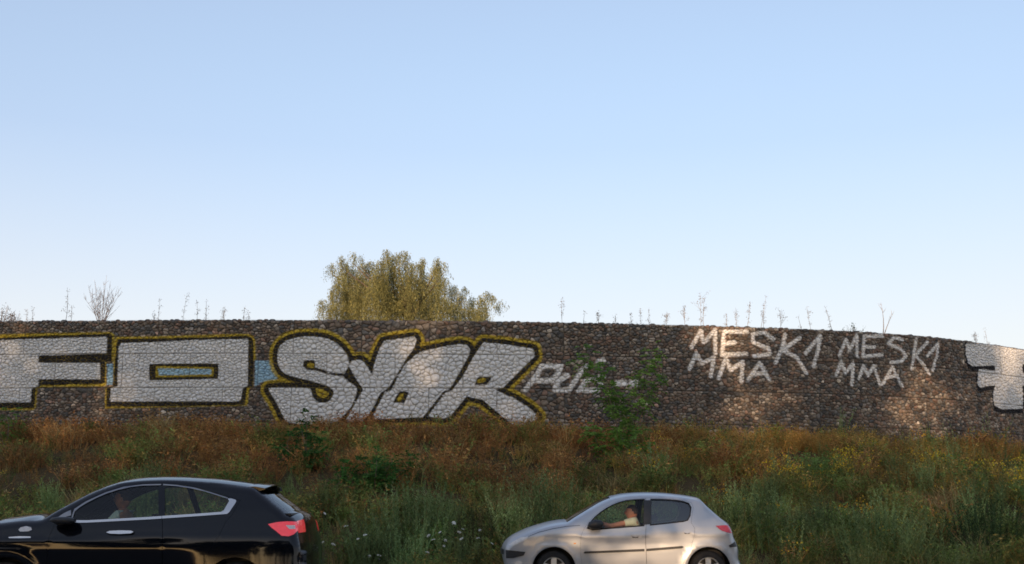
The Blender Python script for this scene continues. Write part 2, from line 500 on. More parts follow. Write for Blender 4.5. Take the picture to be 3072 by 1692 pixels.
st(c4, [(1700, 382), (1640, 365), (1600, 410), (1690, 450), (1728, 500), (1690, 540), (1618, 546)], .048); st(c4, [(1800, 378), (1768, 592)], .048); st(c4, [(1882, 398), (1795, 495), (1850, 560), (1898, 632)], .048)
st(c4, [(1880, 500), (1960, 408), (1955, 470), (1920, 602)], .048); st(c4, [(1222, 638), (1260, 540), (1290, 620), (1348, 550), (1335, 705)], .048); st(c4, [(1388, 662), (1420, 570), (1452, 640), (1495, 570), (1538, 708)], .048)
st(c4, [(1558, 702), (1630, 580), (1698, 716)], .048); st(c4, [(1590, 652), (1662, 640)], .048)
st(c10, [(100, 835), (180, 720), (300, 560), (360, 440), (690, 440), (640, 570), (560, 665), (420, 685), (270, 675)], .07)
st(c10, [(800, 590), (660, 680), (600, 780), (590, 845), (820, 840), (900, 720), (1000, 580), (1050, 490)], .068); st(c10, [(1110, 440), (1135, 440)], .06); st(c10, [(1315, 355), (1400, 345)], .07)
st(c10, [(1220, 660), (1090, 690), (1040, 790), (985, 855)], .062); st(c10, [(1060, 845), (1310, 842)], .066); st(c10, [(1330, 610), (1420, 615)], .04); st(c10, [(1300, 680), (1370, 730)], .05)
st(c10, [(1630, 725), (1760, 725)], .085); st(c10, [(1890, 730), (1965, 730)], .10)
def umin(*a):
    return np.minimum.reduce(a)
def paint(P):
    """signed distances (metres, negative inside) of each coat of paint at wall points P = (s, z)"""
    n = len(P)
    D = {k: np.full(n, 1.0) for k in ('yel', 'blk', 'sil', 'yel_top', 'blue', 'blue_top', 'wht')}
    def region(Q, pad):
        lo, hi = Q.min(0) - pad, Q.max(0) + pad
        return np.where(np.all((P > lo) & (P < hi), axis=1))[0]
    I = region(np.concatenate([F_YEL, O_YEL, B_2]), .3); p = P[I]
    if len(I):
        fs, fb, fy = poly_sd(p, F_SIL), poly_sd(p, F_BLK), poly_sd(p, F_YEL)
        os_, ob, oy = poly_sd(p, O_SIL), poly_sd(p, O_BLK), poly_sd(p, O_YEL)
        hb, hy, hu = poly_sd(p, OH_BLK), poly_sd(p, OH_YEL), poly_sd(p, OH_BLU)
        D['sil'][I] = umin(D['sil'][I], fs, np.maximum(os_, -hb)); D['blk'][I] = umin(D['blk'][I], fb, ob); D['yel'][I] = umin(D['yel'][I], fy + .022, oy + .022)
        D['yel_top'][I] = umin(D['yel_top'][I], hy); D['blue_top'][I] = umin(D['blue_top'][I], hu, poly_sd(p, B_1)); D['blue'][I] = umin(D['blue'][I], poly_sd(p, B_2))
    I = region(np.concatenate([S_SIL, Y_SIL, R_SIL]), .6); p = P[I]
    if len(I):
        a = umin(poly_sd(p, S_SIL), poly_sd(p, Y_SIL), poly_sd(p, O2_SIL), poly_sd(p, R_SIL))
        h = umin(line_sd(p, S_LINE, .04), poly_sd(p, S_PUP), poly_sd(p, Y_PUP), poly_sd(p, R_PUP))
        D['sil'][I] = umin(D['sil'][I], np.maximum(a, -h)); D['blk'][I] = umin(D['blk'][I], a - .14); D['yel'][I] = umin(D['yel'][I], a - .24)
        D['yel_top'][I] = umin(D['yel_top'][I], *[line_sd(p, q, r) for q, r in DOTS])
    I = region(E_SIL, .5); p = P[I]
    if len(I):
        D['sil'][I] = umin(D['sil'][I], poly_sd(p, E_SIL))
        D['blk'][I] = umin(D['blk'][I], *[poly_sd(p, E_SIL + np.array(o_)) for o_ in ((-.035, -.05), (-.07, -.09), (-.07, -.15), (-.04, -.16), (-.075, 0))], *[poly_sd(p, q) for q in E_NOTCH])
    for q, hw in TAG:
        I = region(q, .4)
        if len(I):
            D['wht'][I] = umin(D['wht'][I], line_sd(P[I], q, hw))
    return {'d_' + k: np.clip(v, -.5, .5) for k, v in D.items()}

def stone_mat(name='painted_stone', cover=1.0):
    m, nt, out = new_mat(name)
    L = nt.links.new
    base = N(nt, 'ShaderNodeAttribute', attribute_name='col')
    n1 = noise(nt, 14, 5); n2 = noise(nt, 55, 3); n3 = noise(nt, 5, 4)
    mr = N(nt, 'ShaderNodeMapRange'); mr.inputs[1].default_value, mr.inputs[2].default_value, mr.inputs[3].default_value, mr.inputs[4].default_value = .3, .7, .65, 1.35
    L(n1.outputs['Fac'], mr.inputs[0])
    mx = N(nt, 'ShaderNodeMix', data_type='RGBA', blend_type='MULTIPLY'); mx.inputs[0].default_value = 1
    L(base.outputs['Color'], mx.inputs[6]); L(mr.outputs[0], mx.inputs[7])
    cur = mx.outputs[2]
    wob = N(nt, 'ShaderNodeMath', operation='MULTIPLY_ADD'); wob.inputs[1].default_value, wob.inputs[2].default_value = .07, -.035
    L(n1.outputs['Fac'], wob.inputs[0])
    cov = None
    for key, c, soft, full in (('d_blue', (.32, .50, .62), .03, .95), ('d_yel', (.48, .345, .02), .035, .88), ('d_blk', (.012, .012, .015), .022, .98), ('d_sil', (.68, .68, .675), .02, .97),
                               ('d_yel_top', (.42, .31, .03), .02, .95), ('d_blue_top', (.32, .50, .62), .02, .95), ('d_wht', (.78, .76, .73), .03, .97)):
        a = N(nt, 'ShaderNodeAttribute', attribute_name=key)
        ad = N(nt, 'ShaderNodeMath', operation='ADD'); L(a.outputs['Fac'], ad.inputs[0]); L(wob.outputs[0], ad.inputs[1])
        r = N(nt, 'ShaderNodeMapRange', interpolation_type='SMOOTHSTEP')
        r.inputs[1].default_value, r.inputs[2].default_value, r.inputs[3].default_value, r.inputs[4].default_value = -soft, soft, full * cover, 0
        L(ad.outputs[0], r.inputs[0])
        pc = N(nt, 'ShaderNodeMix', data_type='RGBA', blend_type='MULTIPLY'); pc.inputs[0].default_value = 0.5
        pc.inputs[6].default_value = (*c, 1); L(mr.outputs[0], pc.inputs[7])
        x = N(nt, 'ShaderNodeMix', data_type='RGBA'); L(r.outputs[0], x.inputs[0]); L(cur, x.inputs[6]); L(pc.outputs[2], x.inputs[7])
        cur = x.outputs[2]
    b = N(nt, 'ShaderNodeBsdfPrincipled'); b.inputs['Roughness'].default_value = .75; b.inputs['Specular IOR Level'].default_value = .3
    L(cur, b.inputs['Base Color'])
    bp = N(nt, 'ShaderNodeBump'); bp.inputs['Strength'].default_value = .5; bp.inputs['Distance'].default_value = .012
    L(n2.outputs['Fac'], bp.inputs['Height']); L(bp.outputs[0], b.inputs['Normal'])
    L(b.outputs[0], out.inputs[0])
    return m
STONE = stone_mat()
WEDGE = stone_mat('thinly_painted_stone', .6)

# ------------------------------------------------------------------ gabion wall: every stone a polygon cell of its basket
S0, S1 = float(WS[np.searchsorted(WC[:, 0], -20.5)]), float(WS[np.searchsorted(WC[:, 0], 24.5)])
BASKET = 2.0
def clip_half(poly, px, py, nx, ny):
    out = []
    n = len(poly)
    for i in range(n):
        ax, ay = poly[i]; bx, by = poly[(i + 1) % n]
        da, db = (ax - px) * nx + (ay - py) * ny, (bx - px) * nx + (by - py) * ny
        if da <= 0:
            out.append((ax, ay))
        if (da < 0) != (db < 0) and da != db:
            t = da / (da - db)
            out.append((ax + (bx - ax) * t, ay + (by - ay) * t))
    return out
def basket_cells(s0, s1, z0, z1, size):
    """irregular cells (s, z polygons) packing one basket face"""
    asp = 1.3
    hz = size / asp ** .5; hs = size * asp ** .5
    nr = max(3, int(round((z1 - z0) / hz)))
    pts = []
    for r in range(nr):
        ns = max(4, int(round((s1 - s0) / hs)))
        for k in range(ns):
            if random.random() < .22:
                continue
            pts.append((s0 + (k + .5 + .5 * (r % 2) - .25 + random.uniform(-.48, .48)) * (s1 - s0) / ns, z0 + (r + .5 + random.uniform(-.48, .48)) * (z1 - z0) / nr))
    pts = [(min(max(a, s0 + .03), s1 - .03), min(max(b, z0 + .025), z1 - .025)) for a, b in pts]
    out = []
    P = np.array(pts); Q = P / np.array([asp, 1.0])
    for i, (a, b) in enumerate(pts):
        d = np.hypot(*(Q - Q[i]).T)
        nb = np.argsort(d)[1:15]
        poly = [(max(s0, a - .4), max(z0, b - .4)), (min(s1, a + .4), max(z0, b - .4)), (min(s1, a + .4), min(z1, b + .4)), (max(s0, a - .4), min(z1, b + .4))]
        for j in nb:
            if d[j] < 1e-6:
                continue
            mxx, myy = (a + P[j, 0]) / 2, (b + P[j, 1]) / 2
            poly = clip_half(poly, mxx, myy, (P[j, 0] - a) / asp ** 2, P[j, 1] - b)
            if len(poly) < 3:
                break
        if len(poly) >= 3:
            out.append(np.array(poly))
    return out
def resample(poly, n):
    d = np.linalg.norm(np.roll(poly, -1, 0) - poly, axis=1)
    c = np.concatenate([[0], np.cumsum(d)])
    t = np.linspace(0, c[-1], n, endpoint=False) + random.uniform(0, c[-1] / n)
    t %= c[-1]
    q = np.concatenate([poly, poly[:1]])
    return np.stack([np.interp(t, c, q[:, 0]), np.interp(t, c, q[:, 1])], 1)
PAL = np.array([(.118, .092, .072), (.15, .112, .085), (.105, .098, .088), (.175, .138, .105), (.088, .085, .08), (.145, .102, .076), (.20, .165, .13), (.125, .112, .10), (.165, .108, .08), (.25, .215, .175)])
NB = 8
def stone_geo(poly):
    """ring mesh of one stone in (s, z, out)"""
    c = poly.mean(0)
    p = resample(poly, NB)
    p = .92 * p + .04 * (np.roll(p, 1, 0) + np.roll(p, -1, 0))
    v = p - c
    l = np.linalg.norm(v, axis=1, keepdims=True)
    v = v * (1 - np.clip(.0065 / np.maximum(l, .02), 0, .3))
    tilt = np.random.default_rng(random.randrange(1 << 30)).normal(0, .10, 2)
    push = random.uniform(-.014, .012)
    def o(q, base):
        return base + push + q @ tilt
    rings = []
    for f, base in ((.98, -.10), (1.0, -.014), (.80, -.001)):
        q = v * f * (1 + np.array([[random.uniform(-.03, .03)] for _ in range(NB)]))
        rings.append(np.column_stack([q + c, (o(q, base) if base > -.1 else np.full(NB, base)) + np.array([random.uniform(-.005, .005) for _ in range(NB)])]))
    ctr = np.array([[c[0], c[1], push + random.uniform(-.004, .008)]])
    return np.concatenate(rings + [ctr])
_sf = []
for r in range(2):
    for k in range(NB):
        a, b = r * NB + k, r * NB + (k + 1) % NB
        _sf += [(a, b, b + NB), (a, b + NB, a + NB)]
for k in range(NB):
    _sf.append((2 * NB + k, 2 * NB + (k + 1) % NB, 3 * NB))
STONE_F = np.array(_sf)
stones, scol, sarea = [], [], []
tops = [WALL_TOP - i for i in range(4)]
sx = S0
bk = 0
while sx < S1 - .01:
    for ci, zt in enumerate(tops):
        off = (ci % 2) * 1.0
        mid, _z = sx + 1, zt - .5
        xm = float(wall_xy(mid)[0])
        size = .088 if xm < -5.6 else (.118 if xm < 2.5 else .095)
        size *= random.uniform(.96, 1.04)
        a, b = sx + off + .003, sx + off + BASKET - .003
        tint = np.random.default_rng(bk).uniform(.95, 1.05) * np.ones(3)
        for poly in basket_cells(a, b, zt - 1 + .006, zt - .006, size):
            if poly[:, 1].max() < (3.12 if xm < 5 else 2.8):
                continue
            ar = .5 * abs(np.dot(poly[:, 0], np.roll(poly[:, 1], -1)) - np.dot(poly[:, 1], np.roll(poly[:, 0], -1)))
            if ar < .003:
                continue
            stones.append(stone_geo(poly)); sarea.append(ar)
            cc = PAL[random.randrange(len(PAL))] * random.uniform(.68, 1.55) * tint
            if random.random() < .04:
                cc = cc * 1.7
            scol.append(cc)
        bk += 1
    sx += BASKET
stones, scol, sarea = np.array(stones), np.array(scol), np.array(sarea)
NV = stones.shape[1]
flat = stones.reshape(-1, 3)
pd = paint(flat[:, :2])
jit = .012
world_v = wall_pos(flat[:, 0], flat[:, 1], flat[:, 2]).reshape(-1, NV, 3)
pdr = {k: v.reshape(-1, NV) for k, v in pd.items()}
wall = empty('gabion_wall', (float(wall_xy(0)[0]), float(wall_xy(0)[1]), BANK_TOP))
tag(wall, 'long curved gabion wall of brown stones sprayed with big silver and white graffiti', 'wall')
worg = np.array(wall.location)
# the 300 stones that show largest become parts of their own, the others one mass
cs = stones[:, -1, :2]
cxy = np.stack(wall_xy(cs[:, 0]), 1)
inview = (abs(cxy[:, 0] / cxy[:, 1]) < .45) & (cs[:, 1] > 3.9)
score = np.where(inview, sarea / cxy[:, 1] ** 2, 0)
big = np.argsort(-score)[:300]
isbig = np.zeros(len(stones), bool); isbig[big] = True
rest = np.where(~isbig)[0]
def attrs_of(ix):
    d = {k: v[ix].ravel() for k, v in pdr.items()}
    d['col'] = np.repeat(scol[ix], NV, 0)
    return d
Fr = (STONE_F[None] + (np.arange(len(rest)) * NV)[:, None, None]).reshape(-1, 3)
o = put('stone_fill', mesh_np('stone_fill', world_v[rest] - worg, Fr, attrs_of(rest)), STONE, wall); o['kind'] = 'stuff'
for i in big:
    c = world_v[i].mean(0)
    put('stone', mesh_np('stone', world_v[i] - c, STONE_F, attrs_of(np.array([i]))), STONE, wall, tuple(c - worg))
# dark rubble behind the face stones, cap and back
ss = np.arange(S0 - .2, S1 + .2, .25)
mb = MB()
prof = [(2.3, -.10), (WALL_TOP - .05, -.10), (WALL_TOP - .03, -.18), (WALL_TOP - .03, -.9), (2.3, -.9)]
mb.grid([[tuple(wall_pos(s, z + (random.uniform(-.02, .02) if 0 < k < 4 else 0), o_) - worg) for k, (z, o_) in enumerate(prof)] for s in ss])
mb.build('rubble_core', simple('rubble_core', (.05, .043, .037), .95, var=.5, scale=18), wall, smooth=False)
# small stones wedged behind the gaps catch the same paint
gs, gz = np.arange(S0, S1, .055), np.arange(2.6, WALL_TOP - .04, .055)
GS, GZ = np.meshgrid(gs, gz, indexing='ij')
gp = np.stack([GS.ravel(), GZ.ravel()], 1); go = rng.uniform(-.045, -.022, len(gp))
gi = np.arange(len(gs) * len(gz)).reshape(len(gs), len(gz))
gf = np.stack([gi[:-1, :-1], gi[1:, :-1], gi[1:, 1:], gi[:-1, 1:]], -1).reshape(-1, 4)
d = paint(gp); d['col'] = np.tile(np.array([[.085, .073, .062]]), (len(gp), 1)) * rng.uniform(.6, 1.3, (len(gp), 1))
o = put('wedge_stones', mesh_np('wedge_stones', wall_pos(gp[:, 0], gp[:, 1], go) - worg, gf, d), WEDGE, wall); o['kind'] = 'stuff'
# cap stones lying along the top edge
capV, capC = [], []
for row, dep in ((0, .16), (1, .36), (2, .58)):
    s = S0
    while s < S1:
        w = random.uniform(.12, .24)
        h = random.uniform(.0, .055)
        n = 8
        ang = np.linspace(0, 2 * math.pi, n, endpoint=False)
        pts = []
        for f, zz in ((1.0, -.08), (.95, h * .4), (.6, h)):
            rr = 1 + np.random.default_rng(random.randrange(1 << 30)).uniform(-.12, .12, n)
            pts.append(wall_pos(s + w / 2 + np.cos(ang) * w * .5 * f * rr, np.full(n, WALL_TOP - .01 + zz), -dep + np.sin(ang) * .12 * f * rr))
        pts.append(wall_pos(np.array([s + w / 2]), np.array([WALL_TOP - .005 + h]), np.array([-dep])))
        capV.append(np.concatenate(pts)); capC.append(np.repeat(PAL[random.randrange(len(PAL))][None] * random.uniform(.8, 1.2), 25, 0))
        s += w * .95
cf = []
for r in range(2):
    for k in range(8):
        a, b = r * 8 + k, r * 8 + (k + 1) % 8
        cf += [(a, b, b + 8), (a, b + 8, a + 8)]
for k in range(8):
    cf.append((16 + k, 16 + (k + 1) % 8, 24))
capV = np.array(capV); cf = np.array(cf)
d = {k: np.full(len(capV) * 25, .5) for k in pd}
d['col'] = np.concatenate(capC)
o = put('cap_stones', mesh_np('cap_stones', capV.reshape(-1, 3) - worg, (cf[None] + (np.arange(len(capV)) * 25)[:, None, None]).reshape(-1, 3), d), STONE, wall); o['kind'] = 'stuff'
# basket wires: selvedge wires along the course seams and basket ends
mb = MB()
for zt in tops + [tops[-1] - 1]:
    for dz in (-.006,):
        pts = wall_pos(np.arange(S0, S1, .5), np.full(len(np.arange(S0, S1, .5)), zt + dz), np.full(len(np.arange(S0, S1, .5)), -.005 if zt < WALL_TOP else .0)) - worg
        mb.tube([tuple(p) for p in pts], .003, 4, False)
sx = S0
while sx < S1:
    for ci, zt in enumerate(tops):
        p = wall_pos(np.array([sx + (ci % 2)] * 2), np.array([zt - 1, zt]), np.array([-.005, -.005])) - worg
        mb.tube([tuple(q) for q in p], .0025, 4, False)
    sx += BASKET
mb.build('basket_wire', simple('galvanised_wire', (.13, .12, .11), .5, metal=.6), wall, weld=False)
# ------------------------------------------------------------------ plants
def unit(v):
    return v / np.maximum(np.linalg.norm(v, axis=-1, keepdims=True), 1e-9)
def diamonds(P, D, L, W, C, g):
    """small pointed leaves: base P, direction D, length L, width W, colour C"""
    n = len(P)
    D = unit(D)
    side = unit(np.cross(D, g.normal(size=(n, 3))))
    nrm = np.cross(side, D)
    L, W = np.broadcast_to(L, n)[:, None], np.broadcast_to(W, n)[:, None]
    m = P + D * L * .45 + nrm * L * .08
    V = np.stack([P, m + side * W * .5, P + D * L, m - side * W * .5], 1).reshape(-1, 3)
    b = (np.arange(n) * 4)[:, None]
    F = np.concatenate([b + np.array([[0, 1, 2]]), b + np.array([[0, 2, 3]])])
    return V, F, np.repeat(C, 4, 0)
def ribbons(A, B, w, C, g, bend=None):
    """thin tapering stems from A to B as crossed slivers"""
    n = len(A)
    d = unit(B - A)
    s = unit(np.cross(d, g.normal(size=(n, 3))))
    w = np.broadcast_to(w, n)[:, None]
    m = (A + B) / 2 + (bend if bend is not None else 0)
    V = np.stack([A - s * w, A + s * w, m - s * w * .8, m + s * w * .8, B], 1).reshape(-1, 3)
    b = (np.arange(n) * 5)[:, None]
    F = np.concatenate([b + np.array([[0, 1, 3]]), b + np.array([[0, 3, 2]]), b + np.array([[2, 3, 4]])])
    return V, F, np.repeat(C, 5, 0)
def join(*parts):
    V, F, C, o = [], [], [], 0
    for v, f, c in parts:
        V.append(v); F.append(f + o); C.append(c); o += len(v)
    return np.concatenate(V), np.concatenate(F), np.concatenate(C)
def cvar(c, n, g, v=.3, h=.08):
    return np.clip(np.array(c) * g.uniform(1 - v, 1 + v, (n, 1)) * g.uniform(1 - h, 1 + h, (n, 3)), .004, .9)
def proto_dry(g, h, cols, nst=7, nl=11, leaf=.045, spread=.22, head=None, droop=0):
    A = np.column_stack([g.normal(0, .06, (nst, 2)), np.zeros(nst) - .05])
    top = np.column_stack([g.normal(0, spread, (nst, 2)), h * g.uniform(.65, 1.05, nst)])
    parts = [ribbons(A, top, .007, cvar(cols[0], nst, g), g)]
    k = nst * nl
    t = g.uniform(.25, 1.0, k) ** .8
    i = np.repeat(np.arange(nst), nl)
    P = A[i] + (top - A)[i] * t[:, None]
    D = g.normal(size=(k, 3)) * [1, 1, .5] + [0, 0, .45 - droop]
    C = np.array([cols[j] for j in g.integers(0, len(cols), k)]) * g.uniform(.65, 1.35, (k, 1))
    parts.append(diamonds(P + g.normal(0, .02, (k, 3)), D, leaf * g.uniform(.6, 1.6, k), leaf * .4 * g.uniform(.6, 1.4, k), C, g))
    if head is not None:
        m = nst * 5
        j = g.integers(0, nst, m)
        parts.append(diamonds(top[j] + g.normal(0, .05, (m, 3)) * [1, 1, .6], g.normal(size=(m, 3)), .036 * g.uniform(.6, 1.2, m), .03, cvar(head, m, g, .25), g))
    return join(*parts)
def proto_grass(g, h, cols, nb=26, spread=.25, w=.008):
    A = np.column_stack([g.normal(0, .07, (nb, 2)), np.zeros(nb) - .04])
    B = np.column_stack([A[:, :2] + g.normal(0, spread, (nb, 2)), h * g.uniform(.5, 1.05, nb)])
    bend = np.column_stack([-(B - A)[:, :2] * .25, h * .08 * np.ones(nb)])
    C = np.array([cols[j] for j in g.integers(0, len(cols), nb)]) * g.uniform(.7, 1.3, (nb, 1))
    return ribbons(A, B, w, C, g, bend)
def proto_mugwort(g, h, cols, nst=8, nl=24):
    """upright feathery stems with many narrow leaves, plume at the tip"""
    A = np.column_stack([g.normal(0, .08, (nst, 2)), np.zeros(nst) - .05])
    top = np.column_stack([g.normal(0, .17, (nst, 2)), h * g.uniform(.7, 1.08, nst)])
    parts = [ribbons(A, top, .008, cvar(cols[0], nst, g), g)]
    k = nst * nl
    i = np.repeat(np.arange(nst), nl)
    t = np.tile(np.linspace(.12, 1.0, nl), nst) + g.normal(0, .02, k)
    P = A[i] + (top - A)[i] * t[:, None]
    ph = g.uniform(0, 6.283, k)
    D = np.column_stack([np.cos(ph), np.sin(ph), .75 + .5 * t])
    C = np.array([cols[j] for j in g.integers(0, len(cols), k)]) * g.uniform(.65, 1.35, (k, 1))
    parts.append(diamonds(P, D, (.105 - .07 * t) * g.uniform(.7, 1.3, k), .018, C, g))
    return join(*parts)
def scatter(protos, X, Y, Z, S, g, tint):
    Vs, Fs, Cs, o = [], [], [], 0
    for k in range(len(X)):
        v, f, c = protos[g.integers(0, len(protos))]
        a = g.uniform(0, 6.283)
        ca, sa = math.cos(a), math.sin(a)
        lx, ly = g.normal(0, .1, 2)
        vx = (v[:, 0] * ca - v[:, 1] * sa) * S[k] + lx * v[:, 2] + X[k]
        vy = (v[:, 0] * sa + v[:, 1] * ca) * S[k] + ly * v[:, 2] + Y[k]
        Vs.append(np.column_stack([vx, vy, v[:, 2] * S[k] + Z[k]])); Fs.append(f + o); Cs.append(c * tint[k]); o += len(v)
    return np.concatenate(Vs), np.concatenate(Fs), np.clip(np.concatenate(Cs), .003, .9)
g = np.random.default_rng(11)
BR = [(.22, .112, .04), (.17, .078, .032), (.25, .138, .045), (.12, .066, .032), (.26, .118, .036)]
GD = [(.25, .155, .042), (.21, .115, .032), (.17, .105, .038), (.28, .18, .055)]
GN = [(.105, .15, .036), (.08, .12, .03), (.13, .17, .05), (.12, .13, .035)]
OL = [(.145, .125, .036), (.105, .09, .028), (.18, .14, .04), (.10, .105, .032)]
MG = [(.12, .155, .055), (.155, .19, .075), (.095, .125, .044), (.135, .145, .048)]
ST = [(.22, .155, .065), (.26, .19, .085), (.16, .11, .045)]
P_BR = [proto_dry(g, .62, BR, 7, 11, .055) for _ in range(8)] + [proto_dry(g, .5, BR[:3] + ST[:1], 9, 9, .05) for _ in range(3)]
P_GD = [proto_dry(g, .58, GD + OL[:1], 7, 12) for _ in range(7)]
P_OL = [proto_dry(g, .5, OL + GN[:2], 7, 10, .06) for _ in range(7)]
P_YE = [proto_dry(g, .62, OL, 7, 8, .045, .2, head=(.48, .28, .025)) for _ in range(6)]
P_GN = [proto_dry(g, .55, GN, 7, 13, .055) for _ in range(7)]
P_MG = [proto_mugwort(g, .9, MG) for _ in range(7)]
P_ST = [proto_grass(g, .6, ST) for _ in range(5)]
P_GR = [proto_grass(g, .5, [(.07, .09, .028), (.10, .10, .032), (.055, .075, .022)], 30, .2, .009) for _ in range(5)]

# scatter positions over the bank
def bank_points(n, tlo=0.0, thi=1.0):
    x = g.uniform(-19.5, 23.5, n)
    t = g.uniform(tlo, thi, n)
    wy = wall_y(x)
    y = (BANK_Y0 - .3) + t * (wy - .15 - BANK_Y0 + .3)
    keep = abs(x) / y < .56
    return x[keep], y[keep], t[keep]
def choose(x, y, t):
    """mix of weeds along the bank: brown above, green below, gold to the right"""
    nz = vnoise(x, y * 1.6, 2.6, 5); nz2 = vnoise(x, y * 1.5, 1.3, 9)
    right = np.clip((x - 3.5) / 3, 0, 1)
    green = np.clip(1.15 - t / (.40 + .06 * right + .35 * (nz - .5)), 0, 1) * 1.6
    left_green = np.clip(1 - abs(x + 3.2) / 2.2, 0, 1) * np.clip(1 - abs(t - .45) / .25, 0, 1) * .8
    w = np.stack([np.clip((t - .3) * 2.6, 0, 1.6) * (1 - .75 * right) * (.55 + nz2),                  # brown
                  (np.clip((t - .4) * 2.2, 0, 1) * (right * 1.2 + .16) + .5 * right * np.clip((t - .8) * 5, 0, 1)) * (.5 + nz),    # gold
                  .35 + .5 * np.clip(1 - abs(t - .42) / .3, 0, 1) + .35 * right,                          # olive
                  (right * 1.0 * np.clip(1 - abs(t - .55) / .33, 0, 1) + .13 * np.clip(1 - abs(t - .4) / .3, 0, 1)) * np.clip((nz2 - .3) * 2.2, 0, 1.3),   # yellow flowers
                  .25 * green + left_green + .1,                                                          # green
                  .55 * green * np.clip((nz - .25) * 2.5, 0, 1.2),                                        # feathery green
                  .10 + .25 * np.clip((t - .88) * 8, 0, 1) + .18 * (nz2 > .7),                            # straw
                  .30 * green * (1.2 - nz)], 1)                                                           # grass
    cw = np.cumsum(w / w.sum(1, keepdims=True), 1)
    return (g.uniform(size=len(x))[:, None] > cw).sum(1).clip(0, 7)
ncl = 720
xc, yc, tc = bank_points(ncl)
spc = choose(xc, yc, tc)
X_, Y_, S_, P_, T_ = [], [], [], [], []
for k in range(len(xc)):
    n = int(g.integers(8, 17)); rr = g.uniform(.3, .75)
    dx, dy = g.normal(0, .5, n) * rr, g.normal(0, .42, n) * rr
    dome = np.clip(1.3 - .75 * (dx ** 2 + dy ** 2) / rr ** 2, .5, 1.3) * g.uniform(.7, 1.2)
    s_ = spc[k] + np.zeros(n, int)
    mixi = g.uniform(size=n) < .18
    s_[mixi] = g.integers(0, 8, mixi.sum()) if 3 < xc[k] else g.choice([0, 1, 2, 4, 6, 7], mixi.sum())
    X_.append(xc[k] + dx); Y_.append(yc[k] + dy); S_.append(dome * g.uniform(.8, 1.15, n)); P_.append(s_); T_.append(np.full(n, g.uniform(.62, 1.5)))
x0, y0, t0_ = bank_points(2300)
X_.append(x0); Y_.append(y0); S_.append(g.uniform(.45, .8, len(x0))); P_.append(choose(x0, y0, t0_)); T_.append(g.uniform(.7, 1.0, len(x0)))
x2, y2, t2 = bank_points(800, 0.0, .10)
X_.append(x2); Y_.append(y2); S_.append(g.uniform(.45, .85, len(x2))); P_.append(choose(x2, y2, t2)); T_.append(g.uniform(.75, 1.15, len(x2)))
x3, y3, t3 = bank_points(900, .88, 1.0)
X_.append(x3); Y_.append(y3); S_.append(g.uniform(.6, 1.15, len(x3))); P_.append(np.where(g.uniform(size=len(x3)) < .75, np.where(x3 > 4, 1, 0), choose(x3, y3, t3))); T_.append(g.uniform(.8, 1.3, len(x3)))
x, y, S, sp, tn = [np.concatenate(q) for q in (X_, Y_, S_, P_, T_)]
wy_ = wall_y(x)
y = np.minimum(np.maximum(y, BANK_Y0 - .35), wy_ - .12)
t = (y - BANK_Y0 + .3) / (wy_ - BANK_Y0)
z = ground_z(x, y)
S = np.where(t < .05, S * .85, S)
tint = 1.7 * tn[:, None] * (1 + (vnoise(x, y, 2.0, 40) - .5)[:, None] * np.array([[.3, 0, -.1]]))
kinds = [('dry_brown_weeds', P_BR, 'dense dry reddish brown weeds covering the upper bank', 'weeds'), ('golden_weeds', P_GD, 'golden dry weeds along the foot of the wall', 'weeds'),
         ('olive_weeds', P_OL, 'dull olive weeds filling the middle of the bank', 'weeds'), ('yellow_flowers', P_YE, 'small yellow flowers scattered among the weeds of the bank', 'flowers'),
         ('green_weeds', P_GN, 'low leafy green weeds on the lower bank', 'weeds'), ('feathery_weeds', P_MG, 'feathery grey green weeds along the road edge', 'weeds'),
         ('straw_grass', P_ST, 'pale straw grass between the weeds', 'grass'), ('green_grass', P_GR, 'thin green grass on the lower bank', 'grass')]
for k, (nm, pr, lab, cat) in enumerate(kinds):
    I = np.where(sp == k)[0]
    V, F, C = scatter(pr, x[I], y[I], z[I], S[I], g, tint[I])
    tag(put(nm, mesh_np(nm, V, F, {'col': C}), M['straw' if k == 6 else 'weed']), lab, cat, kind='stuff')
# short dry grass on the plateau behind the wall
n = 1100
x = g.uniform(-24, 27, n); y = wall_y(x) + .75 + g.exponential(1.6, n)
V, F, C = scatter(P_ST + P_BR[:2], x, y, ground_z(x, y), g.uniform(.08, .26, n), g, np.full((n, 1), .9))
tag(put('plateau_grass', mesh_np('plateau_grass', V, F, {'col': C}), M['straw']), 'short dry grass on the ground behind the wall', 'grass', kind='stuff')

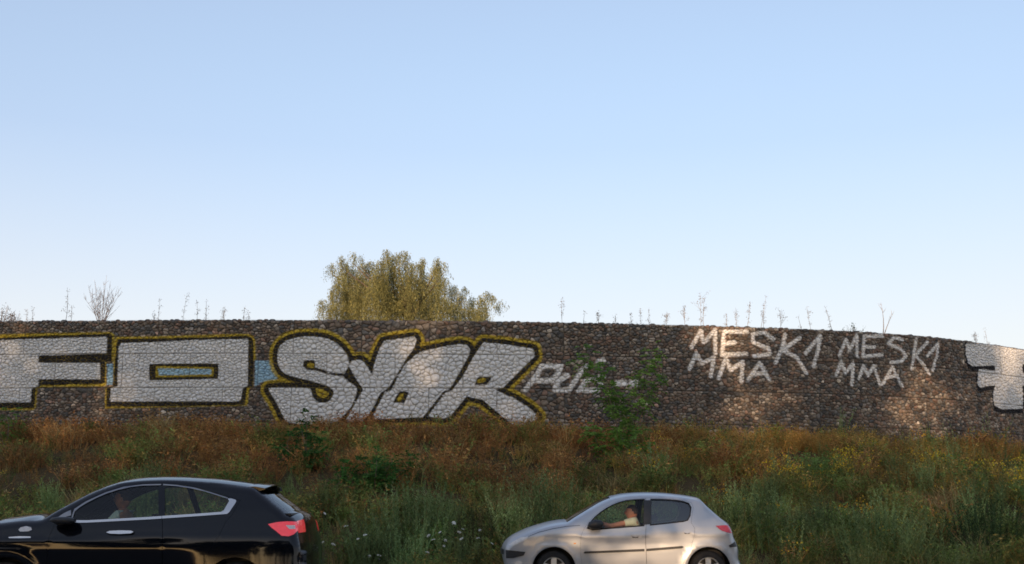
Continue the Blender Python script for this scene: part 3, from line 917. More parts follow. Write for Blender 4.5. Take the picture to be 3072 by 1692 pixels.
# ------------------------------------------------------------------ shrubs and saplings in front of the wall
def bank_at(px, py, Y):
    """bank point seen in column px at depth Y"""
    p = at_depth(px, py, Y)
    return np.array([p[0], Y, float(ground_z(p[0], Y))])
def stem_tubes(mb_, pts, r0, r1=.004, n=5):
    k = len(pts)
    mb_.tube([tuple(p) for p in pts], [r0 + (r1 - r0) * i / (k - 1) for i in range(k)], n)
def curve_pts(a, b, bend, n=7):
    a, b, bend = map(np.asarray, (a, b, bend))
    return [a + (b - a) * t + bend * 4 * t * (1 - t) for t in np.linspace(0, 1, n)]
def compound_leaves(P, D, L, nl, C, g, lw=.028, ll=.05):
    """feather leaves: a rachis with paired leaflets"""
    out = []
    for p, d, l in zip(P, D, L):
        d = d / np.linalg.norm(d)
        s = np.cross(d, [0, 0, 1.0]); s = s / max(np.linalg.norm(s), 1e-6)
        t = np.linspace(.15, 1, nl)
        q = p + d * (t * l)[:, None] + np.array([0, 0, -1.0]) * (l * .35 * t ** 2)[:, None]
        for sg in (-1, 1):
            dd = s * sg + d * .35 + g.normal(0, .18, (nl, 3)) + [0, 0, -.15]
            out.append(diamonds(q, dd, ll * g.uniform(.7, 1.25, nl), lw, np.array(C) * g.uniform(.7, 1.35, (nl, 1)), g))
    return join(*out)
def shrub(name, label, cat, base, tips, nleaf, cols, llen, nl=5, lw=.03, ll=.055, spread=.25, t0=.3, r0=.018, group=None, bend=.15):
    root = empty(name, tuple(base)); tag(root, label, cat, group)
    mb_ = MB(); parts = []
    for tip in tips:
        b = np.array(tip) - np.array(base)
        pts = np.array(curve_pts([0, 0, 0], b, g.normal(0, bend, 3) * [1, 1, .2], 8))
        stem_tubes(mb_, pts, r0)
        k = max(3, int(nleaf / len(tips)))
        t = g.uniform(t0, 1.02, k)
        P = np.stack([np.interp(t, np.linspace(0, 1, 8), pts[:, j]) for j in range(3)], 1)
        D = g.normal(size=(k, 3)) * [1, 1, .6] + [0, 0, .25]
        off = unit(D) * (g.uniform(0, spread, k) * (1.15 - .6 * t))[:, None]
        for j in range(0, k, 4):
            stem_tubes(mb_, [P[j], P[j] + off[j] * .5, P[j] + off[j]], r0 * .3, .002, 4)
        parts.append(compound_leaves(P + off, D, llen * g.uniform(.6, 1.2, k), nl, cols[g.integers(0, len(cols))], g, lw, ll))
    mb_.build('stems', M['bark'], root, weld=False)
    V, F, C = join(*parts)
    put('foliage', mesh_np('foliage', V, F, {'col': C}), M['leaf'], root)
    return root
LG = [(.14, .26, .045), (.11, .215, .04), (.18, .30, .06)]
Y = 29.6
b = bank_at(1872, 1400, Y)
tips = [at_depth(px, py, Y + dy) for px, py, dy in ((1760, 1045, -.2), (1735, 1080, .1), (1800, 1090, 0), (1958, 1040, .2), (1975, 1090, 0), (1925, 1110, -.2), (1850, 1170, 0), (1880, 1250, -.3))]
shrub('leafy_sapling', 'tall bright green leafy sapling reaching up the wall beside the white PUC tag', 'sapling', b, tips, 300, LG, .30, 7, .042, .092, .34, .42, .022)
b = bank_at(1880, 1360, 28.9)
tips = [at_depth(px, py, 28.9 + dy) for px, py, dy in ((1790, 1270, 0), (1765, 1300, .2), (1850, 1285, -.2), (1920, 1290, .1), (1955, 1330, 0), (1880, 1330, -.3), (1830, 1380, -.3), (1900, 1400, -.4), (1860, 1300, .3))]
shrub('leafy_shrub', 'light green rounded shrub at the foot of the tall leafy sapling', 'shrub', b, tips, 320, LG[::-1], .24, 6, .045, .085, .3, .2, .016)
b = bank_at(925, 1420, 28.2)
tips = [at_depth(px, py, 28.2 + dy) for px, py, dy in ((925, 1235, 0), (870, 1310, .1), (835, 1340, 0), (905, 1290, -.2), (965, 1310, .1), (985, 1350, 0), (945, 1380, -.3), (880, 1400, -.3))]
shrub('leafy_shrub', 'dark green leafy shrub under the big silver letter S', 'shrub', b, tips, 320, [(.05, .14, .028), (.07, .17, .036), (.045, .115, .026)], .22, 6, .045, .08, .28, .15, .016)
b = bank_at(1120, 1470, 26.2)
tips = [at_depth(px, py, 26.2 + dy) for px, py, dy in ((1030, 1390, 0), (1075, 1380, .2), (1130, 1375, -.2), (1180, 1380, .1), (1230, 1370, 0), (1200, 1410, -.3), (1100, 1430, -.3), (1050, 1440, 0), (1000, 1440, -.2))]
shrub('leafy_shrub', 'low spreading green shrub in the weeds below the letters Y and O', 'shrub', b, tips, 320, [(.055, .15, .028), (.075, .18, .04), (.05, .125, .028)], .22, 6, .04, .075, .25, .15, .014)
b = bank_at(20, 1290, 30)
tips = [at_depth(px, py, 30 + dy) for px, py, dy in ((10, 1225, 0), (45, 1228, .1), (-20, 1220, 0), (70, 1240, 0), (20, 1245, -.2))]
shrub('leafy_shrub', 'small green shrub under the letter F at the left edge', 'shrub', b, tips, 60, LG, .2, 5, .035, .07, .2, .2, .012)

def feathery_bush(label, px, py_base, py_top, halfw, Y, n, cols):
    b = bank_at(px, py_base, Y)
    top = at_depth(px, py_top, Y)
    hw = halfw / 3.0 / (FPX / Y)
    root = empty('feathery_bush', tuple(b)); tag(root, label, 'bush', 'feathery green bushes along the road edge')
    H = top[2] - b[2]
    parts = []
    gx_, gy_ = g.normal(0, .42, n) * hw, g.normal(0, .3, n) * hw * .8
    for k in range(n):
        f = max(.35, 1 - .55 * (abs(gx_[k]) / hw) ** 1.6) * g.uniform(.8, 1.05)
        h = H * f
        nl = 46
        lean = np.array([gx_[k] * .35 / max(hw, .1) + g.normal(0, .08), g.normal(0, .1), 1.0])
        A = np.array([[gx_[k], gy_[k], -.05]]); B = A + lean * h
        parts.append(ribbons(A, B, .009, cvar(cols[0], 1, g), g))
        tt = np.linspace(.2, 1, nl) + g.normal(0, .015, nl)
        P = A + (B - A) * tt[:, None]
        ph = g.uniform(0, 6.283, nl)
        D = np.column_stack([np.cos(ph), np.sin(ph), .6 + .7 * tt])
        parts.append(diamonds(P, D, (.13 - .08 * tt) * g.uniform(.7, 1.3, nl), .019, np.array(cols[g.integers(0, len(cols))]) * g.uniform(.65, 1.35, (nl, 1)), g))
    V, F, C = join(*parts)
    put('foliage', mesh_np('foliage', V, F, {'col': C}), M['weed'], root)
MG2 = [(.17, .235, .085), (.22, .28, .115), (.14, .195, .07)]
for a in (('wide feathery green bush just right of the black car', 1230, 1640, 1435, 190, 22.3, 60, MG2), ('tall feathery grey green bush in front of the silver car bonnet', 1660, 1600, 1395, 110, 23.0, 46, MG2[::-1]),
          ('feathery bush between the wide green bush and the tall one', 1440, 1640, 1500, 120, 21.8, 40, [(.085, .095, .034), (.10, .10, .04), (.07, .08, .03)]), ('grey green feathery bush rising behind the tail of the silver car', 2290, 1660, 1445, 120, 22.6, 48, MG2[::-1]),
          ('feathery bush on the verge midway between the silver car and the right edge', 2620, 1680, 1510, 170, 22.0, 55, MG2), ('feathery bush at the right edge of the verge', 2960, 1680, 1480, 160, 22.4, 55, [(.05, .085, .03), (.065, .10, .036)])):
    feathery_bush(*a)

# ------------------------------------------------------------------ white flowers on the verge between the cars
c8 = [(365, 862), (410, 720), (350, 952), (465, 915), (400, 900), (665, 855), (620, 880), (695, 990), (755, 985), (750, 1008), (1068, 860), (1097, 885), (1140, 838), (1228, 780), (1285, 818),
      (1262, 838), (1393, 825), (1380, 875), (1275, 880), (1165, 925), (1060, 965), (1470, 910), (1175, 890), (545, 800)]
def flower_mesh():
    mb_ = MB()
    gg = np.random.default_rng(3)
    for k in range(26):
        r = .045 * math.sqrt(gg.uniform(0, 1)); a = gg.uniform(0, 6.283)
        c = (r * math.cos(a), r * math.sin(a), .012 * (1 - (r / .045) ** 2) + gg.uniform(-.004, .004))
        mb_.blob(c, (.011, .011, .007), 5, 3)
    return mb_
fl_me = st_me = None
for i, (cx_, cy_) in enumerate(c8):
    px, py = 780 + cx_ * .4736, 1200 + cy_ * .4736
    Yf = 20.25 + (i % 5) * .12
    p = at_depth(px, py, Yf)
    zb = float(ground_z(p[0], Yf))
    if p[2] - zb < .2:
        zb = p[2] - .2
    root = empty('white_wildflower', (p[0], p[1], zb))
    if cx_ < 480: lab, gr = 'small white wildflower close behind the black car', 'white wildflowers close behind the black car'
    elif cx_ < 800: lab, gr = 'small white wildflower under the wide feathery bush', 'white wildflowers under the wide feathery bush'
    else: lab, gr = 'small white wildflower in front of the silver car', 'white wildflowers in front of the silver car'
    tag(root, lab, 'flower', gr)
    sc = (.75, .58, .66, .85, .55)[i % 5] * (1.25 if cx_ in (365, 1097, 750) else 1)
    if fl_me is None:
        fo = flower_mesh().build('flower_head', M['petal'], root, weld=False); fl_me = fo.data
    else:
        fo = put('flower_head', fl_me, None, root)
    fo.location = (0, 0, p[2] - zb); fo.scale = (sc,) * 3; fo.rotation_euler = (.5 + .3 * math.sin(i * 2.1), .3 * math.cos(i * 1.3), i)
    mb_ = MB(); mb_.tube([(.02, 0, -.05), (.01, .01, (p[2] - zb) * .5), (0, 0, p[2] - zb)], [.004, .0035, .003], 5)
    mb_.build('stem', M['weed_stem'] if 'weed_stem' in M else M.setdefault('weed_stem', simple('weed_stem', (.07, .10, .035), .8)), root, weld=False)

# ------------------------------------------------------------------ weeping willow behind the wall
WY = 44.0
wx = float(at_depth(1230, 900, WY)[0])
wz = float(ground_z(wx, WY))
root = empty('willow_tree', (wx, WY, wz)); tag(root, 'olive yellow weeping willow standing behind the wall', 'tree')
CL = [(380, 285, 60, 500), (290, 720, 55, 960), (250, 720, 30, 800), (430, 520, 60, 700), (390, 600, 45, 960), (500, 195, 42, 700), (560, 270, 70, 960), (650, 155, 32, 420), (740, 190, 25, 320), (640, 330, 90, 960), (760, 275, 80, 960), (860, 255, 80, 960), (980, 240, 80, 960),
      (1050, 112, 52, 960), (1120, 180, 55, 960), (1185, 150, 40, 600), (1265, 132, 55, 620), (1150, 330, 170, 960), (1340, 275, 50, 960), (1480, 218, 45, 960), (1420, 265, 60, 700), (1400, 430, 150, 960), (1540, 400, 60, 620), (1660, 212, 45, 960), (1740, 262, 35, 430),
      (1640, 310, 85, 960), (1800, 415, 22, 480), (1740, 440, 70, 960), (1860, 545, 75, 960), (1990, 560, 40, 700), (1950, 650, 75, 960), (2080, 690, 55, 960), (2260, 615, 65, 880), (2180, 665, 50, 960), (2330, 660, 35, 820), (2440, 730, 28, 830), (2380, 780, 30, 900), (2240, 790, 75, 960),
      (2050, 800, 120, 960), (500, 420, 90, 960), (420, 760, 110, 960), (1880, 760, 110, 960), (2150, 840, 90, 960), (1300, 420, 120, 960), (1500, 480, 130, 960), (700, 430, 130, 960), (950, 400, 150, 960), (800, 480, 200, 960), (1000, 480, 200, 960), (1600, 600, 150, 960), (1250, 560, 200, 960), (600, 560, 120, 960), (700, 650, 150, 960), (1750, 700, 150, 960), (1500, 750, 120, 960), (1100, 700, 200, 960)]
def w7(cx_, cy_, Y_):
    return at_depth(900 + cx_ * .24845, 720 + cy_ * .24845, Y_)
mbT = MB(); parts = []; org = np.array([wx, WY, wz])
trunk_top = np.array([0.1, 0, 2.2])
stem_tubes(mbT, [np.array([0, 0, -.2]), np.array([.05, .05, .8]), np.array([.02, 0, 1.5]), trunk_top], .34, .24, 10)
gw = np.random.default_rng(5)
for (cx_, cy_, hw, cb) in CL:
    dy = gw.uniform(-2.2, 2.2)
    top = w7(cx_, cy_ + 25, WY + dy) - org
    hwm = hw * .24845 / 3 / (FPX / WY)
    zb = max(w7(cx_, cb, WY + dy)[2] - org[2], .2)
    if cb >= 950:
        zb = 1.0
    mid = np.array([top[0] * .6, top[1] * .6, 2.2 + (top[2] - 2.2) * .5])
    if cy_ < 300:
      stem_tubes(mbT, [trunk_top * .95, (trunk_top + mid) / 2 + [0, 0, .2], mid, top - [0, 0, .35]], .07, .012, 6)
    ns = int(12 + 300 * hwm)
    for k in range(ns):
        u = gw.normal(0, .55); v = gw.normal(0, .5)
        sx_, sy_ = top[0] + u * hwm, top[1] + v * max(hwm, .35)
        z0 = top[2] + .1 - (u * u + v * v * .3) * hwm * .9 - gw.exponential(.08)
        ln = (z0 - zb) * gw.uniform(.15, .95) ** 1.2
        if ln < .15:
            continue
        m = int(max(5, ln * 15))
        tt = np.linspace(0, 1, m)
        sway = gw.normal(0, .16, 2)
        P = np.column_stack([sx_ + sway[0] * tt + .05 * np.sin(tt * 5 + k), sy_ + sway[1] * tt, z0 - ln * tt]) + gw.normal(0, .02, (m, 3))
        D = gw.normal(0, .55, (m, 3)) + [0, 0, -.9]
        shade = gw.choice([.65, .95, 1.05, 1.4])
        C = np.array([(.25, .235, .09), (.215, .21, .085), (.285, .26, .10), (.19, .195, .085)])[gw.integers(0, 4, m)] * gw.uniform(.75, 1.25, (m, 1)) * shade
        parts.append(diamonds(P, D, gw.uniform(.07, .14, m), .022, C, gw))
V, F, C = join(*parts)
mbT.build('trunk', M['bark'], root, weld=False)
put('crown', mesh_np('crown', V, F, {'col': C}), leaf_mat('willow_leaf', .42, .7, 1.15), root)

# ------------------------------------------------------------------ bare sapling, bushes and dry stalks on top of the wall
def top_base(px, dY=.9):
    r = ray(px, 950)
    s = np.interp(r[0] / r[1], _ratio, WS)
    yy = float(wall_xy(s)[1]) + dY
    xx = r[0] / r[1] * yy
    return np.array([xx, yy, float(ground_z(xx, yy))])
def twig_plant(name, label, cat, px0, px1, py_top, mat, nmain=1, nside=6, r=.012, fan=0.0, head=0.0, group=None, side_len=.22, bits=0, bitcol=(.3, .22, .15), dY=.9):
    b = top_base(px0, dY)
    tip = at_depth(px1, py_top, b[1])
    root = empty(name, tuple(b)); tag(root, label, cat, group)
    mb_ = MB(); bp_ = []
    H = tip - b
    for k in range(nmain):
        a = (k / max(nmain - 1, 1) - .5) * 2 * fan
        d = H * (1 if nmain == 1 else g.uniform(.65, 1.0) * (1 - .25 * abs(a)))
        d = d + np.array([a * H[2] * .55, g.normal(0, .1) * fan, 0])
        pts = np.array(curve_pts([0, 0, -.05], d, np.array([g.normal(0, .02) - a * .06, 0, 0]) * H[2], 6))
        stem_tubes(mb_, pts, r * g.uniform(.8, 1.1), .003)
        for j in range(nside):
            t = g.uniform(.25, .95)
            p = np.array([np.interp(t, np.linspace(0, 1, 6), pts[:, q]) for q in range(3)])
            sd_ = np.array([g.normal(0, 1), g.normal(0, .6), g.uniform(1.0, 2.2)]); sd_ /= np.linalg.norm(sd_)
            ln = side_len * H[2] * g.uniform(.4, 1.2) * (1.1 - t * .7)
            stem_tubes(mb_, [p, p + sd_ * ln * .5, p + sd_ * ln + [0, 0, ln * .1]], r * .45, .002, 4)
            bp_.append(p + sd_ * ln)
        bp_ += [d * t for t in np.linspace(1 - head, 1, max(1, int(bits / 3)))] if head else []
    mb_.build('stem', mat, root, weld=False)
    if bits and bp_:
        bp_ = np.array(bp_); m = bits * 4
        P = bp_[g.integers(0, len(bp_), m)] + g.normal(0, .03, (m, 3))
        V, F, C = diamonds(P, g.normal(size=(m, 3)), g.uniform(.02, .05, m), .02, cvar(bitcol, m, g), g)
        put('seed_heads', mesh_np('seed_heads', V, F, {'col': C}), M['straw'], root)['kind'] = 'stuff'
    return root
M['stalk'] = simple('dry_stalk', (.34, .27, .21), .9, var=.3, scale=20)
M['dark_stalk'] = simple('dark_stalk', (.18, .14, .11), .9, var=.3, scale=20)
twig_plant('bare_sapling', 'pale leafless many stemmed sapling fanning out above the letter F', 'sapling', 305, 312, 822, M['pale_bark'], 13, 9, .013, .62, group=None, side_len=.30)
DS = 'dry stalks along the top of the wall'
stalks = [(194, 203, 872, 2, 'tall dry stalk left of the pale bare sapling', 'dark'), (80, 82, 932, 1, 'short pale dry stalk beside the left bush above the wall', ''), (99, 99, 925, 1, 'short dry stalk between the left bush and the tall stalk', ''), (213, 215, 918, 1, 'thin short stalk close to the left foot of the bare sapling', ''),
          (463, 463, 938, 3, 'small dark tuft of dry stalk above the left end of the letter O', 'dark'), (478, 480, 898, 1, 'thin pale dry stalk just right of the dark tuft', ''), (548, 560, 888, 2, 'dry stalk with bent tip above the middle of the letter O', ''), (590, 591, 906, 2, 'dry stalk between the bent stalk and the dark upright stalk', ''),
          (618, 619, 904, 2, 'dark upright dry stalk above the right half of the letter O', 'dark'), (668, 672, 926, 5, 'low bushy dry stalk right of the dark upright stalk', ''), (731, 735, 922, 2, 'taller of two dry stalks above the blue paint patch', ''), (745, 746, 940, 1, 'shorter of two dry stalks above the blue paint patch', ''),
          (1690, 1686, 895, 3, 'branched dry stalk above the gap right of the letter R', ''), (1752, 1755, 938, 0, 'short dark leaning stub of stalk right of the branched stalk', 'dark'), (1791, 1793, 938, 4, 'low bushy dry stalk right of the dark stub', ''), (1843, 1846, 944, 2, 'small faint dry stalk above the left fork of the sapling', ''),
          (1892, 1893, 942, 2, 'short dry stalk left of the tall one above the sapling', ''), (1918, 1922, 926, 2, 'tall dry stalk above the leafy sapling', ''), (1945, 1947, 930, 1, 'faint dry stalk just right of the tall one above the sapling', ''), (1996, 1998, 940, 5, 'bushy dry stalk left of the first letter M', ''),
          (2054, 2052, 918, 4, 'wispy dry stalk above the start of the first MESK1 tag', ''), (2100, 2100, 880, 4, 'tallest dry stalk above the first letter M', ''), (2112, 2113, 896, 3, 'second tall dry stalk beside the tallest one', ''), (2177, 2178, 944, 2, 'small dry stalk above the first letter E', ''),
          (2208, 2208, 934, 3, 'feathery dry stalk above the first letter S', ''), (2232, 2250, 909, 3, 'dry stalk with nodding tip left of the long bent stalk', ''), (2275, 2298, 890, 2, 'long thin dry stalk bending right above the first letter K', ''), (2288, 2290, 936, 2, 'short dry stalk at the foot of the long bent stalk', ''),
          (2339, 2342, 932, 4, 'bushy dry stalk above the digit 1 of the first tag', ''), (2410, 2395, 950, 0, 'short bare twig leaning left above the gap between the tags', 'dark'), (2435, 2420, 922, 2, 'forked bare twig leaning left beside the short leaning twig', ''), (2501, 2476, 920, 2, 'long bare twig leaning left above the second letter M', 'dark'),
          (2920, 2925, 1000, 5, 'bushy dry stalk above the silver letter at the right edge', ''), (2953, 2955, 990, 1, 'thin dry stalk right of the last bushy stalk', '')]
for px0, px1, pyt, ns, lab, kind in stalks:
    twig_plant('dry_stalk', lab, 'stalk', px0, px1, pyt, M['dark_stalk' if kind else 'stalk'], 1, ns * 2, .012 if kind else .008, group=DS, head=.45, side_len=.2 if ns < 4 else .4, bits=6 + ns * 4)
b = top_base(2641)
twig_plant('bare_branch', 'forked bare branch standing up between the letters S and K of the second tag', 'branch', 2641, 2668, 884, M['pale_bark'], 2, 3, .022, .28, side_len=.25)
def top_bush(label, px, w, py_top, n, col, cat='bush', ll=.05):
    b = top_base(px, 1.0)
    hw = w / 3 / (FPX / b[1])
    H = at_depth(px, py_top, b[1])[2] - b[2]
    root = empty('small_bush', tuple(b)); tag(root, label, cat)
    mb_ = MB(); parts = []
    for k in range(9):
        tip = np.array([g.uniform(-hw, hw), g.normal(0, .2), H * g.uniform(.55, 1.0)])
        pts = np.array(curve_pts([tip[0] * .3, 0, -.05], tip, [0, 0, .02], 5)); stem_tubes(mb_, pts, .008)
        m = n // 9
        t = g.uniform(.35, 1, m)
        P = np.stack([np.interp(t, np.linspace(0, 1, 5), pts[:, q]) for q in range(3)], 1) + g.normal(0, .05, (m, 3))
        parts.append(diamonds(P, g.normal(size=(m, 3)) + [0, 0, .4], ll * g.uniform(.6, 1.3, m), ll * .5, cvar(col, m, g, .35), g))
    mb_.build('stems', M['stalk'], root, weld=False)
    V, F, C = join(*parts)
    put('foliage', mesh_np('foliage', V, F, {'col': C}), M['leaf'], root)
top_bush('brown leafy bush above the wall at the left edge', 2, 26, 912, 300, (.11, .07, .055))
top_bush('low brown bush right of the left edge bush above the wall', 42, 26, 930, 240, (.12, .08, .06))
top_bush('small green tuft growing on the wall top above the second MESK1 tag', 2565, 34, 968, 200, (.07, .10, .04), 'plant')
# ------------------------------------------------------------------ cars
M['black_paint'] = simple('black_paint', (.004, .005, .008), .07, spec=.34, coat=0.0, var=.1)
M['silver_paint'] = simple('silver_paint', (.42, .44, .465), .38, metal=.4, coat=.5, var=.03, scale=3)
M['rubber'] = simple('rubber', (.012, .012, .013), .8, var=.25, scale=15)
M['black_plastic'] = simple('black_plastic', (.018, .019, .022), .5, var=.2, scale=12)
M['chrome'] = simple('chrome', (.52, .51, .50), .22, metal=1.0, var=.04)
M['satin'] = simple('satin_metal', (.26, .26, .27), .4, metal=1.0, var=.05)
M['alloy'] = simple('alloy', (.68, .67, .64), .4, metal=.3, var=.06)
M['lining'] = simple('lining', (.02, .02, .022), .9, var=.2)
M['seat_cloth'] = simple('seat_cloth', (.025, .025, .028), .95, var=.3, scale=20)
M['red_lens'] = simple('red_lens', (.50, .02, .03), .15, coat=1.0, var=.15, scale=25)
M['red_lens_lit'] = simple('red_lens_lit', (.55, .02, .035), .15, coat=1.0, var=.15, scale=25, emit=((1, .06, .07), .16))
M['clear_lens'] = simple('clear_lens', (.62, .60, .57), .1, coat=1.0, var=.15, scale=25)
M['orange_lens'] = simple('orange_lens', (.7, .25, .04), .2, coat=1.0)
M['glass_clear'] = glass_mat('window_glass', (.88, .92, .89), ior=1.35)
M['screen'] = glass_mat('windscreen_glass', (.3, .35, .36), ior=1.9)
M['glass_green'] = glass_mat('green_window_glass', (.45, .58, .52), ior=1.9)
M['glass_dark'] = glass_mat('dark_window_glass', (.72, .82, .76), .9)
M['skin'] = simple('skin', (.50, .22, .14), .6, var=.1, scale=10)
M['hair'] = simple('hair', (.06, .04, .03), .8, var=.3, scale=40)
M['pale_shirt'] = simple('pale_shirt', (.60, .62, .50), .9, var=.08, scale=14)
M['white_shirt'] = simple('white_shirt', (.70, .74, .70), .9, var=.08, scale=14)
M['trousers'] = simple('trousers', (.03, .035, .05), .9)
M['eye'] = simple('eye', (.03, .025, .02), .3)

def in_poly(P, Q):
    ins = np.zeros(len(P), bool)
    for i in range(len(Q)):
        A, B = Q[i], Q[(i + 1) % len(Q)]
        c = (A[1] > P[:, 1]) != (B[1] > P[:, 1])
        xi = A[0] + (P[:, 1] - A[1]) * (B[0] - A[0]) / ((B[1] - A[1]) if abs(B[1] - A[1]) > 1e-12 else 1e-12)
        ins ^= c & (P[:, 0] < xi)
    return ins
def densify(Q, step, closed=True):
    Q = np.asarray(Q, float); out = []
    n = len(Q)
    for i in range(n if closed else n - 1):
        a, b = Q[i], Q[(i + 1) % n]
        k = max(1, int(math.ceil(np.linalg.norm(b - a) / step)))
        for j in range(k):
            out.append(a + (b - a) * j / k)
    if not closed:
        out.append(Q[-1])
    return np.array(out)
def spline(Q, step, closed=False):
    """rounded curve through the points"""
    Q = np.asarray(Q, float)
    P = np.concatenate([Q[-1:], Q, Q[:2]]) if closed else np.concatenate([2 * Q[:1] - Q[1:2], Q, 2 * Q[-1:] - Q[-2:-1]])
    out = []
    for i in range(1, len(P) - 2):
        p0, p1, p2, p3 = P[i - 1:i + 3]
        k = max(2, int(np.linalg.norm(p2 - p1) / step))
        # chord-limited tangents keep corners from overshooting
        d = np.linalg.norm(p2 - p1)
        m1 = (p2 - p0) * d / max(np.linalg.norm(p2 - p1) + np.linalg.norm(p1 - p0), 1e-9)
        m2 = (p3 - p1) * d / max(np.linalg.norm(p3 - p2) + np.linalg.norm(p2 - p1), 1e-9)
        for t in np.linspace(0, 1, k, endpoint=False):
            h1, h2, h3, h4 = 2 * t**3 - 3 * t**2 + 1, t**3 - 2 * t**2 + t, -2 * t**3 + 3 * t**2, t**3 - t**2
            out.append(h1 * p1 + h2 * m1 + h3 * p2 + h4 * m2)
    if not closed:
        out.append(P[-2])
    return np.array(out)
def inset(Q, d):
    """move every edge of a polygon inwards by d"""
    Q = np.asarray(Q, float); n = len(Q)
    area = .5 * np.sum(Q[:, 0] * np.roll(Q[:, 1], -1) - np.roll(Q[:, 0], -1) * Q[:, 1])
    sg = 1 if area > 0 else -1
    e = np.roll(Q, -1, 0) - Q
    nn = np.stack([-e[:, 1], e[:, 0]], 1) * sg
    nn = nn / np.maximum(np.linalg.norm(nn, axis=1, keepdims=True), 1e-9)
    v = nn + np.roll(nn, 1, 0)
    l2 = np.maximum((v * v).sum(1, keepdims=True), .4)
    return Q + v * 2 / l2 * d
def tri2d(outer, holes, extra):
    pts, edges = [], []
    for Q in [outer] + holes:
        o = len(pts); pts += [Vector(p) for p in Q]
        edges += [(o + i, o + (i + 1) % len(Q)) for i in range(len(Q))]
    if len(extra):
        pts += [Vector(p) for p in extra]
    v, e, f, _, _, _ = geometry.delaunay_2d_cdt(pts, edges, [], 0, 1e-5)
    v = np.array([tuple(p) for p in v]); f = np.array([t for t in f if len(t) == 3])
    c = v[f].mean(1)
    k = in_poly(c, np.asarray(outer))
    for h in holes:
        k &= ~in_poly(c, np.asarray(h))
    return v, f[k]

